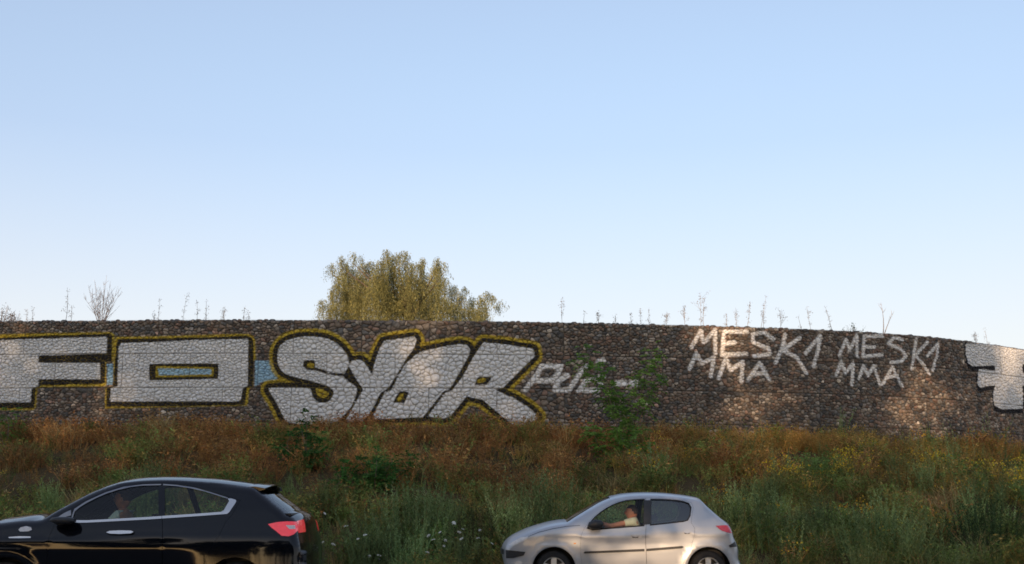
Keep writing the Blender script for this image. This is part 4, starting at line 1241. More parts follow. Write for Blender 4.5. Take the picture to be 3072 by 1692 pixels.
class Car:
    def __init__(s, name, label, W, prof, wb, Ynear, zoff, px_axle, py_axle, cropk, wheel_r):
        s.W, s.prof, s.wb, s.Yn, s.zo, s.cropk, s.wr = W, prof, wb, Ynear, zoff, cropk, wheel_r
        s.X0 = float(at_depth(px_axle, py_axle, Ynear)[0])
        s.Yc = Ynear + W
        s.root = empty(name, (s.X0, s.Yc, zoff)); tag(s.root, label, 'car')
        s.r = .09; s.bumps = []; s.taper = (0, .1, 0, .1)
    def cw(s, pts):
        """crop points -> (u, z) on the near side"""
        ox, oy, k = s.cropk; out = []
        for x, y in pts:
            z = .8; u = 0
            for _ in range(3):
                Y = s.Yc - float(s.base(np.array([u]), np.array([z]))[0])
                p = at_depth(ox + x * k, oy + y * k, Y)
                u, z = p[0] - s.X0, p[2] - s.zo
            out.append((u, z))
        return np.array(out)
    def base(s, u, z):
        h = np.interp(z, s.prof[0], s.prof[1])
        uf, af, ur, ar = s.taper
        h = h - af * np.clip(uf - u, 0, None) ** 2.2 - ar * np.clip(u - ur, 0, None) ** 2.2
        for fn in s.bumps:
            h = h + fn(u, z)
        return h
    def set_sil(s, segs):
        """segs: list of (part name, points) from the front bottom over the roof to the rear bottom"""
        P, tags = [], []
        for nm, q in segs:
            for p in q:
                P.append(p); tags.append(nm)
        P = np.array(P)
        Q = spline(P, .035)
        d = np.linalg.norm(Q[:, None] - P[None], axis=2).argmin(0)
        s.sil = Q
        s.seg = {}
        names = [nm for nm, _ in segs]
        starts = {nm: d[tags.index(nm)] for nm in names}
        for i, nm in enumerate(names):
            s.seg[nm] = (starts[nm], starts[names[i + 1]] if i + 1 < len(names) else len(Q) - 1)
        t = np.gradient(Q, axis=0)
        t /= np.maximum(np.linalg.norm(t, axis=1, keepdims=True), 1e-9)
        s.nrm = np.stack([-t[:, 1], t[:, 0]], 1)
    def dsil(s, u, z):
        P = np.stack([u, z], 1); d = np.full(len(P), 9.0)
        for i in range(len(s.sil) - 1):
            d = np.minimum(d, seg_dist(P, s.sil[i], s.sil[i + 1]))
        return np.where(in_poly(P, s.sil), d, 0)
    def half(s, u, z):
        u, z = np.atleast_1d(u), np.atleast_1d(z)
        d = np.clip(s.dsil(u, z) / s.r, 0, 1)
        return s.base(u, z) - s.r * (1 - np.sqrt(np.maximum(0, 1 - (1 - d) ** 2)))
    def interior(s, Q, step=.06):
        lo, hi = Q.min(0), Q.max(0)
        gx_, gz_ = np.meshgrid(np.arange(lo[0], hi[0], step), np.arange(lo[1], hi[1], step))
        P = np.stack([gx_.ravel() + .3 * step * (np.arange(gx_.size) % 2), gz_.ravel()], 1)
        ring = np.concatenate([s.sil - s.nrm * dd for dd in (.004, .012, .025, .042, .065, .09)])
        P = np.concatenate([P, ring])
        k = in_poly(P, Q)
        P = P[k]
        d = np.full(len(P), 9.0)
        for i in range(len(Q)):
            d = np.minimum(d, seg_dist(P, Q[i], Q[(i + 1) % len(Q)]))
        return P[d > .003]
    def side(s, name, Q, mat, holes=(), off=0.0, depth=0.0, sides=(-1, 1), step=.06, label=None, parent=None, dens=.03):
        """panel lying on the flank of the car, with returned edges when depth > 0"""
        Q = densify(Q, dens); holes = [densify(h, dens) for h in holes]
        ext = s.interior(Q, step)
        for h in holes:
            if len(ext):
                ext = ext[~in_poly(ext, h)]
        v, f = tri2d(Q, holes, ext)
        h = s.half(v[:, 0], v[:, 1]) + off
        e_ = .006
        dhu = (s.half(v[:, 0] + e_, v[:, 1]) - s.half(v[:, 0] - e_, v[:, 1])) / (2 * e_)
        dhz = (s.half(v[:, 0], v[:, 1] + e_) - s.half(v[:, 0], v[:, 1] - e_)) / (2 * e_)
        res = []
        for sg in sides:
            mb_ = MB()
            V = np.stack([v[:, 0], sg * h, v[:, 1]], 1)
            ff = f[:, ::-1] if sg > 0 else f
            mb_.add(V, ff)
            nr_ = np.stack([-dhu, np.full(len(h), float(sg)), -dhz], 1)
            if depth:
                for L in [Q] + holes:
                    hh = s.half(L[:, 0], L[:, 1]) + off
                    mb_.grid([[(a[0], sg * b, a[1]) for a, b in zip(np.concatenate([L, L[:1]]), np.append(hh, hh[0]))],
                              [(a[0], sg * (b - depth), a[1]) for a, b in zip(np.concatenate([L, L[:1]]), np.append(hh, hh[0]))]])
            o = mb_.build(name, mat, parent or s.root, weld=False)
            nr_ = unit(nr_)
            allN = [tuple(q) for q in nr_] + [(0.0, 0.0, 0.0)] * (len(mb_.V) - len(nr_))
            o.data.normals_split_custom_set_from_vertices(allN)
            if label: o['label'] = label
            res.append(o)
        return res
    def edge(s):
        if not hasattr(s, '_edge'):
            s._edge = s.half(s.sil[:, 0], s.sil[:, 1])
        return s._edge
    def loft(s, i0, i1, crown, t0=-1.0, t1=1.0, off=0.0, n=17):
        y = s.edge(); rows_ = []
        for i in range(i0, i1 + 1):
            c = np.interp(i, crown[0], crown[1])
            row = []
            for t in np.linspace(t0, t1, n):
                w = (1 - abs(t) ** 2.4) * c + off
                p = s.sil[i] + s.nrm[i] * w
                row.append((p[0], t * y[i], p[1]))
            rows_.append(row)
        return rows_
    def top(s, name, seg, mat, crown, t0=-1.0, t1=1.0, off=0.0, label=None):
        mb_ = MB(); i0, i1 = s.seg[seg] if isinstance(seg, str) else seg
        mb_.grid(s.loft(i0, i1, crown, t0, t1, off))
        return mb_.build(name, mat, s.root, weld=True)
    def wheel(s, u, spokes, mat):
        for sg in (-1, 1):
            yo = s.W - .035 if sg < 0 else s.W - .035
            r, w = s.wr, .19
            root = s.root
            mb_ = MB(); c = (u, sg * (yo - w / 2), s.wr)
            mb_.lathe([(r * .64, -w / 2), (r * .90, -w / 2), (r * .985, -w * .38), (r, -w * .2), (r, w * .2), (r * .985, w * .38), (r * .90, w / 2), (r * .64, w / 2), (r * .64, -w / 2)], c, 40)
            ty = mb_.build('wheel', M['rubber'], root, auto=40)
            mb_ = MB(); yf = sg * (yo - .02)
            mb_.lathe([(r * .655, 0), (r * .63, sg * .012), (r * .585, sg * .004), (r * .575, -sg * .06)], (u, yf, s.wr), 40)
            for k in range(spokes):
                a = 2 * math.pi * k / spokes + .3
                rot = Matrix.Rotation(-a, 3, 'Y')
                mb_.box((u + math.cos(a) * r * .33, yf - sg * .012, s.wr + math.sin(a) * r * .33), (r * .29, .016, r * .15), rot, .012)
            mb_.lathe([(0.0, sg * .012), (r * .12, sg * .010), (r * .17, -sg * .004), (r * .17, -sg * .04)], (u, yf, s.wr), 24)
            mb_.build('rim', mat, ty, auto=35)
            mb_ = MB(); mb_.lathe([(0.0, -sg * .065), (r * .6, -sg * .065)], (u, yf, s.wr), 32)
            mb_.build('brake_disc', M['black_plastic'], ty)
    def arch(s, u, ra, z0, n=22):
        a0 = math.asin(max(-1, min(1, (z0 - s.wr) / ra)))
        return [(u + ra * math.cos(a), s.wr + ra * math.sin(a)) for a in np.linspace(a0, math.pi - a0, n)]
    def wheel_house(s, us, ra):
        for u in us:
            for sg in (-1, 1):
                mb_ = MB()
                P = [[(u + (ra + .012) * math.cos(a), sg * y, s.wr + (ra + .012) * math.sin(a)) for a in np.linspace(-.25, math.pi + .25, 26)] for y in (s.W - .06, s.W - .42)]
                mb_.grid(P)
                mb_.add([(u, sg * (s.W - .42), s.wr)] + P[1], [(0, i + 1, i + 2) for i in range(25)])
                mb_.build('wheel_arch_liner', M['black_plastic'], s.root, weld=False)

def car_common(c, zs, ra, roof_lin):
    # floor pan, inner lining
    mb_ = MB(); uf, ur = c.sil[0][0] + .12, c.sil[-1][0] - .12
    mb_.box(((uf + ur) / 2, 0, zs + .06), ((ur - uf) / 2, c.W - .14, .05))
    mb_.box(((uf + .5) / 2, 0, zs + .28), ((.5 - uf) / 2 - .1, .42, .2))
    mb_.build('floor_pan', M['lining'], c.root, smooth=False)
def seat(c, u, y, zb, h, tilt=.3, name='seat'):
    mb_ = MB()
    rot = Matrix.Rotation(tilt, 3, 'Y')
    mb_.box((u - .22, y, zb), (.25, .23, .07), None, .05)
    mb_.box((u + .05 + math.sin(tilt) * h * .5, y, zb + h * .5), (.065, .23, h * .5), rot, .05)
    o = mb_.build(name, M['seat_cloth'], c.root, auto=50)
    mb_ = MB()
    mb_.box((u + .05 + math.sin(tilt) * (h + .1), y, zb + h + .09), (.05, .13, .085), rot, .04)
    mb_.build('headrest', M['seat_cloth'], o, auto=50)
def steering(c, u, y, z):
    mb_ = MB()
    pts = []
    for k in range(21):
        a = 2 * math.pi * k / 20
        pts.append((u + math.sin(a) * .18 * .42, y + math.cos(a) * .18, z + math.sin(a) * .18 * .9))
    mb_.tube(pts, .014, 6, False)
    mb_.tube([(u - .25, y, z - .12), (u, y, z)], .03, 6)
    mb_.box((u, y, z), (.03, .16, .02))
    mb_.build('steering_wheel', M['black_plastic'], c.root, weld=False)
def dashboard(c, u0, u1, z):
    mb_ = MB()
    mb_.box(((u0 + u1) / 2, 0, z - .14), ((u1 - u0) / 2, c.W - .16, .14), None, .05)
    mb_.build('dashboard', M['lining'], c.root, auto=50)
def mirror(c, P, yout, mat, depth=.09, label=None):
    """door mirror: P outline in (u, z) swept sideways with rounded ends"""
    ctr = P.mean(0)
    for sg in (-1, 1):
        mb_ = MB(); rows_ = []
        for f, dy in ((.02, 0), (.6, .006), (.88, .025), (1, .06), (1, .11), (.9, .15), (.55, .175), (.02, .18)):
            q = ctr + (P - ctr) * f
            q = np.concatenate([q, q[:1]])
            rows_.append([(a[0], sg * (yout + .19 - dy), a[1]) for a in q])
        mb_.grid(rows_)
        mb_.box((ctr[0] + .02, sg * (yout - .01), P[:, 1].min() + .04), (.05, .06, .025), None, .012)
        mb_.build('door_mirror', mat, c.root, auto=60)

def skin_body(name, verts, edges, radii, root_i, parent, mat, extra=None, subd=2):
    me = bpy.data.meshes.new(name)
    me.from_pydata([tuple(v) for v in verts], edges, [])
    o = bpy.data.objects.new(name, me); COL.objects.link(o)
    sk = o.modifiers.new('skin', 'SKIN'); sk.use_smooth_shade = True
    sub = o.modifiers.new('sub', 'SUBSURF'); sub.levels = sub.render_levels = subd
    for i, r in enumerate(radii):
        sv = me.skin_vertices[0].data[i]
        sv.radius = r if hasattr(r, '__len__') else (r, r)
        sv.use_root = (i == root_i)
    bpy.context.view_layer.update()
    dg = bpy.context.evaluated_depsgraph_get()
    me2 = bpy.data.meshes.new_from_object(o.evaluated_get(dg))
    bpy.data.objects.remove(o)
    if extra:
        bm = bmesh.new(); bm.from_mesh(me2)
        t = bpy.data.meshes.new('t'); t.from_pydata([tuple(v) for v in extra.V], [], extra.F); bm.from_mesh(t)
        bmesh.ops.remove_doubles(bm, verts=bm.verts, dist=1e-5)
        for f in bm.faces: f.smooth = True
        bmesh.ops.recalc_face_normals(bm, faces=bm.faces)
        bm.to_mesh(me2); bm.free(); bpy.data.meshes.remove(t)
    me2.materials.clear()
    return put(name, me2, mat, parent)
def driver(label, loc, head, sh_l, elbow_l, hand_l, sh_r, elbow_r, hand_r, hip, shirt, hair_col):
    """seated person facing -X; all joints in world coordinates"""
    root = empty('person', loc); tag(root, label, 'person')
    L = Vector(loc)
    J = lambda p: Vector(p) - L
    head, sl_, el, hl, sr, er, hr, hip = [J(p) for p in (head, sh_l, elbow_l, hand_l, sh_r, elbow_r, hand_r, hip)]
    chest = (sl_ + sr) / 2 + Vector((0, 0, -.06)); neck = (sl_ + sr) / 2 + Vector((-.02, 0, .05))
    base_h = head + Vector((.02, 0, -.10))
    kl, kr = hip + Vector((-.46, -.10, .10)), hip + Vector((-.46, .10, .10))
    al, ar = kl + Vector((-.22, 0, -.36)), kr + Vector((-.22, 0, -.36))
    V = [hip, (hip + chest) / 2, chest, neck, base_h, sl_, (sl_ + el) / 2, el, (el + hl) / 2, hl, sr, (sr + er) / 2, er, (er + hr) / 2, hr, kl, kr, al, ar,
         hip + Vector((-.03, -.10, 0)), hip + Vector((-.03, .10, 0))]
    Rr = [(.15, .13), (.14, .12), (.145, .12), (.062, .062), (.058, .058), .062, .046, .040, .036, .028, .062, .046, .040, .036, .028, .062, .062, .042, .042, .09, .09]
    E_ = [(0, 1), (1, 2), (2, 3), (3, 4), (2, 5), (5, 6), (6, 7), (7, 8), (8, 9), (2, 10), (10, 11), (11, 12), (12, 13), (13, 14), (0, 19), (19, 15), (15, 17), (0, 20), (20, 16), (16, 18)]
    # hands: palm and five bent fingers
    for hi, h, el_ in ((9, hl, el), (14, hr, er)):
        d = (h - el_).normalized(); sdv = d.cross(Vector((0, 0, 1))).normalized(); up = sdv.cross(d)
        for k, (ln, off) in enumerate(((.06, -.028), (.072, -.010), (.070, .009), (.056, .027))):
            a = h + d * .055 + sdv * off; b_ = a + d * ln * .55 - up * .01; e_ = b_ + d * ln * .2 - up * ln * .5
            n0 = len(V); V += [a, b_, e_]; Rr += [.0115, .0095, .008]; E_ += [(hi, n0), (n0, n0 + 1), (n0 + 1, n0 + 2)]
        a = h + d * .02 + sdv * (-.035) + up * .012; b_ = a + d * .035 - sdv * .012
        n0 = len(V); V += [a, b_]; Rr += [.0125, .009]; E_ += [(hi, n0), (n0, n0 + 1)]
    hm = MB()
    def headfn(v):
        x, y, z = v
        jaw = 1 - .28 * max(0, -z) ** 1.3
        f = Vector((x * (1 - .06 * max(0, -z)), y * jaw, z))
        if x < 0:
            nose = math.exp(-((z + .05) / .20) ** 2 - (y / .16) ** 2) * .22
            brow = math.exp(-((z - .22) / .12) ** 2 - (y / .55) ** 2) * .05
            sock = (math.exp(-((z - .08) / .10) ** 2 - ((abs(y) - .36) / .16) ** 2)) * .08
            lips = math.exp(-((z + .48) / .09) ** 2 - (y / .3) ** 2) * .06
            chin = math.exp(-((z + .85) / .16) ** 2 - (y / .3) ** 2) * .10
            f.x -= (nose + brow - sock + lips + chin)
        return f
    hm.blob(head, (.098, .076, .118), 26, 22, headfn)
    for sg in (-1, 1):
        hm.blob(head + Vector((.012, sg * .078, -.008)), (.020, .010, .034), 8, 6)
    body = skin_body('body', V, E_, Rr, 0, root, M['skin'], hm)
    mb_ = MB()
    for sg in (-1, 1):
        me_ = MB(); me_.blob(head + Vector((-.088, sg * .028, .012)), (.010, .013, .008), 8, 6); me_.build('eye', M['eye'], body)
    def hairfn(v):
        v = Vector(v)
        if v.x < -.25 and v.z < .55: v = v * .80
        elif v.z < -.25: v = v * .82
        return v
    mb_.blob(head + Vector((.008, 0, .012)), (.102, .083, .116), 20, 16, hairfn)
    mb_.build('hair', hair_col, body)
    # shirt with short sleeves, trousers
    T = [hip + Vector((0, 0, .02)), (hip + chest) / 2, chest, neck - Vector((0, 0, .035)), sl_, sl_ + (el - sl_) * .5, sr, sr + (er - sr) * .5]
    skin_body('shirt', T, [(0, 1), (1, 2), (2, 3), (2, 4), (4, 5), (2, 6), (6, 7)], [(.165, .145), (.155, .135), (.16, .135), (.075, .075), .075, .063, .075, .063], 0, body, shirt)
    T = [hip, hip + Vector((-.03, -.10, 0)), kl, al + Vector((0, 0, .05)), hip + Vector((-.03, .10, 0)), kr, ar + Vector((0, 0, .05))]
    skin_body('trousers', T, [(0, 1), (1, 2), (2, 3), (0, 4), (4, 5), (5, 6)], [(.16, .13), .10, .075, .055, .10, .075, .055], 0, body, M['trousers'])
    mb_ = MB()
    for a in (al, ar):
        me_ = MB(); me_.blob(a + Vector((-.07, 0, -.02)), (.13, .045, .045), 10, 8); me_.build('shoe', M['rubber'], body)
    return root

# ---------------- silver car
YS = 17.84
SV = Car('parked_car', '', .826, ([.15, .3, .45, .62, .80, .92, 1.05, 1.25, 1.45], [.775, .80, .815, .826, .820, .795, .745, .655, .56]), 2.442, YS, float(road_z(18.6)), 1480 + 600 * .3028, 1680, (1480, 1440, .3028), .29)
SV.root.name = 'silver_car'
tag(SV.root, 'small silver five door hatchback driving left with its driver at the open front window', 'car')
SV.taper = (-.10, .36, 2.62, .30)
SV.bumps = [lambda u, z: .018 * np.exp(-((np.hypot(u, z - .29) - .37) / .05) ** 2) * (z > .25), lambda u, z: .020 * np.exp(-((np.hypot(u - 2.442, z - .29) - .37) / .06) ** 2) * (z > .25),
            lambda u, z: .012 * np.exp(-((z - (.795 + .02 * u)) / .035) ** 2) * np.clip((u + .5) * 2, 0, 1), lambda u, z: -.010 * np.exp(-((z - .66) / .07) ** 2) * np.clip((u - .4) * 3, 0, 1) * np.clip((2.0 - u) * 3, 0, 1)]
cw = SV.cw
SV.set_sil([('front_bumper', [(-.66, .20), (-.72, .30)] + list(cw([(122, 780), (112, 735), (112, 690), (130, 648)]))), ('bonnet', list(cw([(180, 600), (270, 552), (360, 515), (450, 487), (560, 458), (660, 440)]))),
            ('windscreen', list(cw([(738, 431), (820, 380), (900, 331), (980, 284), (1060, 238), (1115, 213)]))), ('roof', list(cw([(1170, 192), (1230, 177), (1300, 163), (1400, 153), (1500, 149), (1600, 149), (1700, 153), (1800, 161), (1900, 172), (1990, 186), (2050, 198)]))),
            ('rear_window', list(cw([(2078, 218), (2135, 275), (2200, 333), (2262, 387)]))), ('tailgate', list(cw([(2325, 437), (2358, 480), (2378, 530), (2390, 585)]))), ('rear_bumper', list(cw([(2415, 640), (2432, 710), (2432, 790)])) + [(2.97, .30), (2.92, .21)])])
zs = .19
ra = .345
bottom = [(2.92, .21)] + SV.arch(2.442, ra, .21) + [(1.95, zs), (.5, zs)] + SV.arch(0, ra, .21) + [(-.66, .20)]
outer = np.concatenate([SV.sil[1:-1], np.array(bottom)])
fd = np.concatenate([[(.47, .235)], cw([(862, 720), (868, 560), (905, 470), (990, 362), (1115, 266), (1240, 210), (1395, 184), (1508, 180), (1512, 300), (1512, 440), (1506, 560)]), [(1.462, .225)]])
rd = np.concatenate([[(1.468, .225)], cw([(1510, 560), (1516, 440), (1516, 300), (1512, 180), (1560, 178), (1750, 183), (1890, 199), (1960, 224), (1980, 270), (1966, 355), (1960, 425), (1995, 480), (1988, 560)]), [(2.13, .53), (2.055, .42), (2.02, .30), (2.0, .225)]])
fg = cw([(940, 474), (975, 412), (1010, 372), (1070, 322), (1130, 282), (1190, 251), (1250, 227), (1320, 210), (1400, 201), (1490, 197), (1487, 446), (1300, 461), (1080, 479), (985, 488)])
rg = cw([(1566, 196), (1660, 197), (1750, 201), (1820, 207), (1880, 217), (1932, 236), (1952, 272), (1943, 350), (1922, 392), (1880, 405), (1700, 425), (1562, 440)])
pc = M['silver_paint']
fd_b, rd_b = inset(fd, -.004), inset(rd, -.004)
SV.side('body_side', outer, pc, [inset(np.concatenate([fd[:9], rd[4:]]), -.003)])
crown = ([0, SV.seg['bonnet'][0], SV.seg['windscreen'][0], SV.seg['roof'][0], SV.seg['roof'][1], SV.seg['rear_window'][1], SV.seg['rear_bumper'][0], len(SV.sil)], [.05, .06, .07, .055, .05, .07, .09, .09])
for nm in ('front_bumper', 'bonnet', 'roof', 'tailgate', 'rear_bumper'):
    SV.top(nm, nm, pc, crown)
for nm in ('windscreen', 'rear_window'):
    SV.top(nm, nm, M['screen' if nm == 'windscreen' else 'glass_green'], crown, -.86, .86, -.003)
    SV.top('pillar', nm, pc, crown, -1, -.86); SV.top('pillar', nm, pc, crown, .86, 1)
for o_ in SV.side('front_door', fd, pc, [inset(fg, -.012)], depth=.03):
    sg = -1 if o_.data.vertices[0].co.y < 0 else 1
    SV.side('window', fg, M['glass_clear'], off=-.012, sides=(sg,), parent=o_); SV.side('window_seal', inset(fg, -.018), M['rubber'], [fg], off=.003, depth=.012, sides=(sg,), parent=o_)
    SV.side('handle', cw([(1362, 540), (1385, 524), (1425, 524), (1448, 540), (1440, 560), (1410, 568), (1372, 560)]), pc, off=.018, depth=.02, sides=(sg,), parent=o_)
    SV.side('handle_recess', cw([(1366, 548), (1445, 548), (1432, 572), (1380, 572)]), M['black_plastic'], off=.004, sides=(sg,), parent=o_)
    SV.side('side_trim', cw([(905, 708), (1496, 682), (1496, 706), (905, 728), (893, 720)]), M['black_plastic'], off=.018, depth=.02, sides=(sg,), parent=o_)
for o_ in SV.side('rear_door', rd, pc, [inset(rg, -.012)], depth=.03):
    sg = -1 if o_.data.vertices[0].co.y < 0 else 1
    SV.side('window', rg, M['glass_green'], off=-.012, sides=(sg,), parent=o_); SV.side('window_seal', inset(rg, -.018), M['rubber'], [rg], off=.003, depth=.012, sides=(sg,), parent=o_)
    SV.side('handle', cw([(1882, 505), (1900, 490), (1935, 490), (1956, 505), (1950, 522), (1920, 530), (1890, 522)]), pc, off=.018, depth=.02, sides=(sg,), parent=o_)
    SV.side('handle_recess', cw([(1886, 511), (1954, 511), (1942, 533), (1896, 533)]), M['black_plastic'], off=.004, sides=(sg,), parent=o_)
    SV.side('side_trim', cw([(1516, 681), (1868, 653), (1885, 662), (1868, 676), (1516, 705)]), M['black_plastic'], off=.018, depth=.02, sides=(sg,), parent=o_)
SV.side('door_pillar', cw([(1492, 200), (1564, 199), (1560, 437), (1490, 443)]), M['black_plastic'], off=.004)
SV.side('side_lining', inset(outer, .05), M['lining'], [inset(fg, -.03), inset(rg, -.03)], off=-.045, step=.12)
SV.top('roof_lining', 'roof', M['lining'], crown, -.97, .97, -.03)
car_common(SV, zs, ra, None)
SV.wheel_house((0, 2.442), ra); SV.wheel(0, 5, M['alloy']); SV.wheel(2.442, 5, M['alloy'])
SV.side('tail_light', cw([(2200, 452), (2270, 448), (2335, 448), (2360, 485), (2376, 530), (2330, 524), (2270, 505), (2235, 485)]), M['red_lens'], off=.006, depth=.01)
SV.side('bumper_strip', cw([(120, 692), (200, 700), (318, 712), (300, 748), (200, 772), (125, 778)]), M['black_plastic'], off=.014, depth=.02)
SV.side('bumper_strip', cw([(2330, 650), (2395, 612), (2412, 640), (2418, 662), (2345, 668)]), M['black_plastic'], off=.012, depth=.02)
ia = int(np.argmin(np.abs(SV.sil[:SV.seg['bonnet'][0], 1] - .50))); ib = int(np.argmin(np.abs(SV.sil[:SV.seg['bonnet'][0], 1] - .60)))
SV.top('bumper_strip', (min(ia, ib), max(ia, ib)), M['black_plastic'], crown, -1, 1, .014)
SV.side('headlight', cw([(150, 640), (200, 604), (275, 568), (345, 562), (330, 590), (260, 625), (190, 655)]), M['clear_lens'], off=.005, depth=.01)
SV.side('side_indicator', cw([(795, 622), (820, 622), (820, 634), (795, 634)]), M['orange_lens'], off=.006, depth=.008)
SV.side('bonnet_seam', cw([(345, 558), (450, 515), (600, 478), (740, 455), (860, 448), (860, 452), (740, 460), (600, 483), (450, 520), (345, 563)]), M['black_plastic'], off=.0015)
SV.side('fog_light', cw([(205, 815), (240, 800), (285, 806), (290, 835), (215, 840)]), M['clear_lens'], off=.006, depth=.01)
mirror(SV, cw([(928, 455), (945, 415), (1000, 392), (1060, 398), (1088, 425), (1080, 465), (1040, 486), (970, 486)]), float(SV.base(np.array([.55]), np.array([.95]))[0]) - .02, M['black_plastic'])
# driver, seats, wheel
hd = at_depth(1895, 1538, SV.Yc - .36)
seat(SV, hd[0] - SV.X0 + .12, -.36, .42, .56); seat(SV, hd[0] - SV.X0 + .12, .36, .42, .56)
mb_ = MB(); mb_.box((2.05, 0, .45), (.25, .6, .09), None, .05); mb_.box((2.32, 0, .68), (.07, .6, .22), Matrix.Rotation(.3, 3, 'Y'), .05); mb_.build('rear_bench', M['seat_cloth'], SV.root, auto=50)
dashboard(SV, .35, .85, .86); steering(SV, hd[0] - SV.X0 - .52, -.36, .84)
shl = at_depth(1906, 1563, SV.Yc - .36 - .17); shr = shl + np.array([0, .36, .01])
elb = at_depth(1830, 1578, SV.Yc - .36 - .27); hnd = at_depth(1803, 1566, SV.Yc - .36 - .17)
hnd[0] -= .06
driver('person driving the silver car, short hair, pale shirt, bare arm reaching to the steering wheel', (float(hd[0]), SV.Yc - .36, SV.zo + .42), hd, shl, elb, hnd, shr, shr + np.array([-.25, .05, -.2]), hnd + np.array([.02, .30, .0]),
       np.array([hd[0] + .05, SV.Yc - .36, SV.zo + .58]), M['pale_shirt'], M['hair'])

# ---------------- black car
YB = 12.9
BK = Car('black_car', '', .899, ([.15, .3, .45, .62, .76, .82, .93, 1.02, 1.20, 1.42, 1.5], [.80, .838, .862, .884, .899, .897, .868, .83, .745, .62, .58]), 2.634, YB, float(road_z(13.8)) - .075, 46 * .3727, 1640, (0, 1400, .3727), .32)
tag(BK.root, 'glossy black five door hatchback driving out of the left edge', 'car')
BK.taper = (-.15, .22, 2.75, .22)
_sm = lambda x: np.clip(x, 0, 1) ** 2 * (3 - 2 * np.clip(x, 0, 1))
BK.bumps = [lambda u, z: .022 * np.exp(-((np.hypot(u, z - .32) - .42) / .07) ** 2) * (z > .25),
            # haunch: the rear quarter stands nearly upright where the doors tuck under
            lambda u, z: _sm((u - 1.85) / .45) * np.where(z < 1.0, _sm((z - .38) / .14) * _sm((1.0 - z) / .28) * (.915 - .05 * (z - .6) - np.interp(z, *BK.prof)), 0),
            lambda u, z: .012 * np.exp(-((z - (.865 + .018 * u)) / .03) ** 2) * np.clip((u + .5) * 2, 0, 1) * np.clip((2.1 - u) * 2, 0, 1)]
cw = BK.cw
BK.set_sil([('front_bumper', [(-.84, .22), (-.92, .36), (-.93, .52), (-.89, .64)]), ('bonnet', [(-.80, .745), (-.62, .83), (-.40, .895)] + list(cw([(-100, 468), (0, 450), (150, 433)]))),
            ('windscreen', list(cw([(312, 424), (420, 365), (500, 321), (600, 268), (700, 218), (780, 184), (850, 158)]))), ('roof', list(cw([(950, 130), (1080, 113), (1180, 107), (1270, 105), (1400, 107), (1500, 112), (1650, 121), (1750, 130), (1850, 142), (1950, 155), (2030, 168)]))),
            ('rear_window', list(cw([(2072, 196), (2135, 246), (2200, 300), (2262, 352)]))), ('tailgate', list(cw([(2292, 382), (2345, 406), (2374, 440), (2384, 500), (2390, 570)]))), ('rear_bumper', list(cw([(2400, 620), (2408, 690), (2404, 760)])) + [(3.36, .36), (3.28, .24)])])
ra = .372
zs = .19
bottom = [(3.28, .24)] + BK.arch(2.634, ra, .24) + [(2.1, zs), (.52, zs)] + BK.arch(0, ra, .24) + [(-.84, .22)]
outer = np.concatenate([BK.sil[1:-1], np.array(bottom)])
fd = np.concatenate([[(.52, .25)], cw([(385, 720), (398, 560), (440, 470), (560, 350), (690, 276), (850, 204), (1000, 161), (1150, 139), (1298, 136), (1302, 260), (1304, 400), (1308, 600)]), [(1.808, .24)]])
rd = np.concatenate([[(1.815, .24)], cw([(1312, 600), (1308, 400), (1306, 260), (1302, 136), (1420, 144), (1560, 163), (1700, 203), (1850, 245), (1932, 272), (1868, 385), (1812, 450), (1760, 560), (1690, 660)]), [(2.25, .55), (2.19, .40), (2.17, .25)]])
fg = cw([(585, 428), (604, 362), (640, 331), (700, 294), (780, 253), (860, 219), (950, 190), (1050, 167), (1150, 155), (1272, 151), (1276, 396), (1200, 402), (900, 419), (700, 429)])
rg = cw([(1326, 151), (1420, 159), (1540, 177), (1650, 201), (1740, 229), (1825, 257), (1844, 274), (1834, 302), (1800, 350), (1780, 361), (1600, 375), (1330, 393)])
pc = M['black_paint']
BK.side('body_side', outer, pc, [inset(np.concatenate([fd[:10], rd[4:]]), -.003)], step=.05)
crown = ([0, BK.seg['bonnet'][0], BK.seg['windscreen'][0], BK.seg['roof'][0], BK.seg['roof'][1], BK.seg['rear_window'][1], BK.seg['rear_bumper'][0], len(BK.sil)], [.10, .08, .08, .055, .05, .06, .05, .05])
for nm in ('front_bumper', 'bonnet', 'roof', 'tailgate', 'rear_bumper'):
    BK.top(nm, nm, pc, crown)
for nm in ('windscreen', 'rear_window'):
    BK.top(nm, nm, M['screen' if nm == 'windscreen' else 'glass_dark'], crown, -.86, .86, -.003)
    BK.top('pillar', nm, pc, crown, -1, -.86); BK.top('pillar', nm, pc, crown, .86, 1)
strip_f = cw([(578, 430), (700, 431), (900, 421), (1200, 404), (1303, 397), (1303, 417), (1200, 424), (900, 440), (700, 450), (578, 452)])
strip_r = cw([(1306, 396), (1600, 377), (1782, 363), (1802, 351), (1846, 276), (1838, 262), (1832, 256), (1864, 256), (1898, 266), (1903, 278), (1890, 302), (1846, 366), (1828, 380), (1600, 397), (1306, 417)])
tf = cw([(584, 420), (602, 360), (640, 328), (700, 291), (780, 250), (860, 216), (950, 187), (1050, 164), (1150, 152), (1296, 148), (1296, 138), (1150, 142), (1000, 160), (850, 206), (690, 280), (600, 340), (572, 420)])
tr = cw([(1312, 138), (1420, 146), (1560, 166), (1700, 206), (1836, 250), (1826, 256), (1740, 228), (1650, 200), (1540, 175), (1420, 157), (1312, 149)])
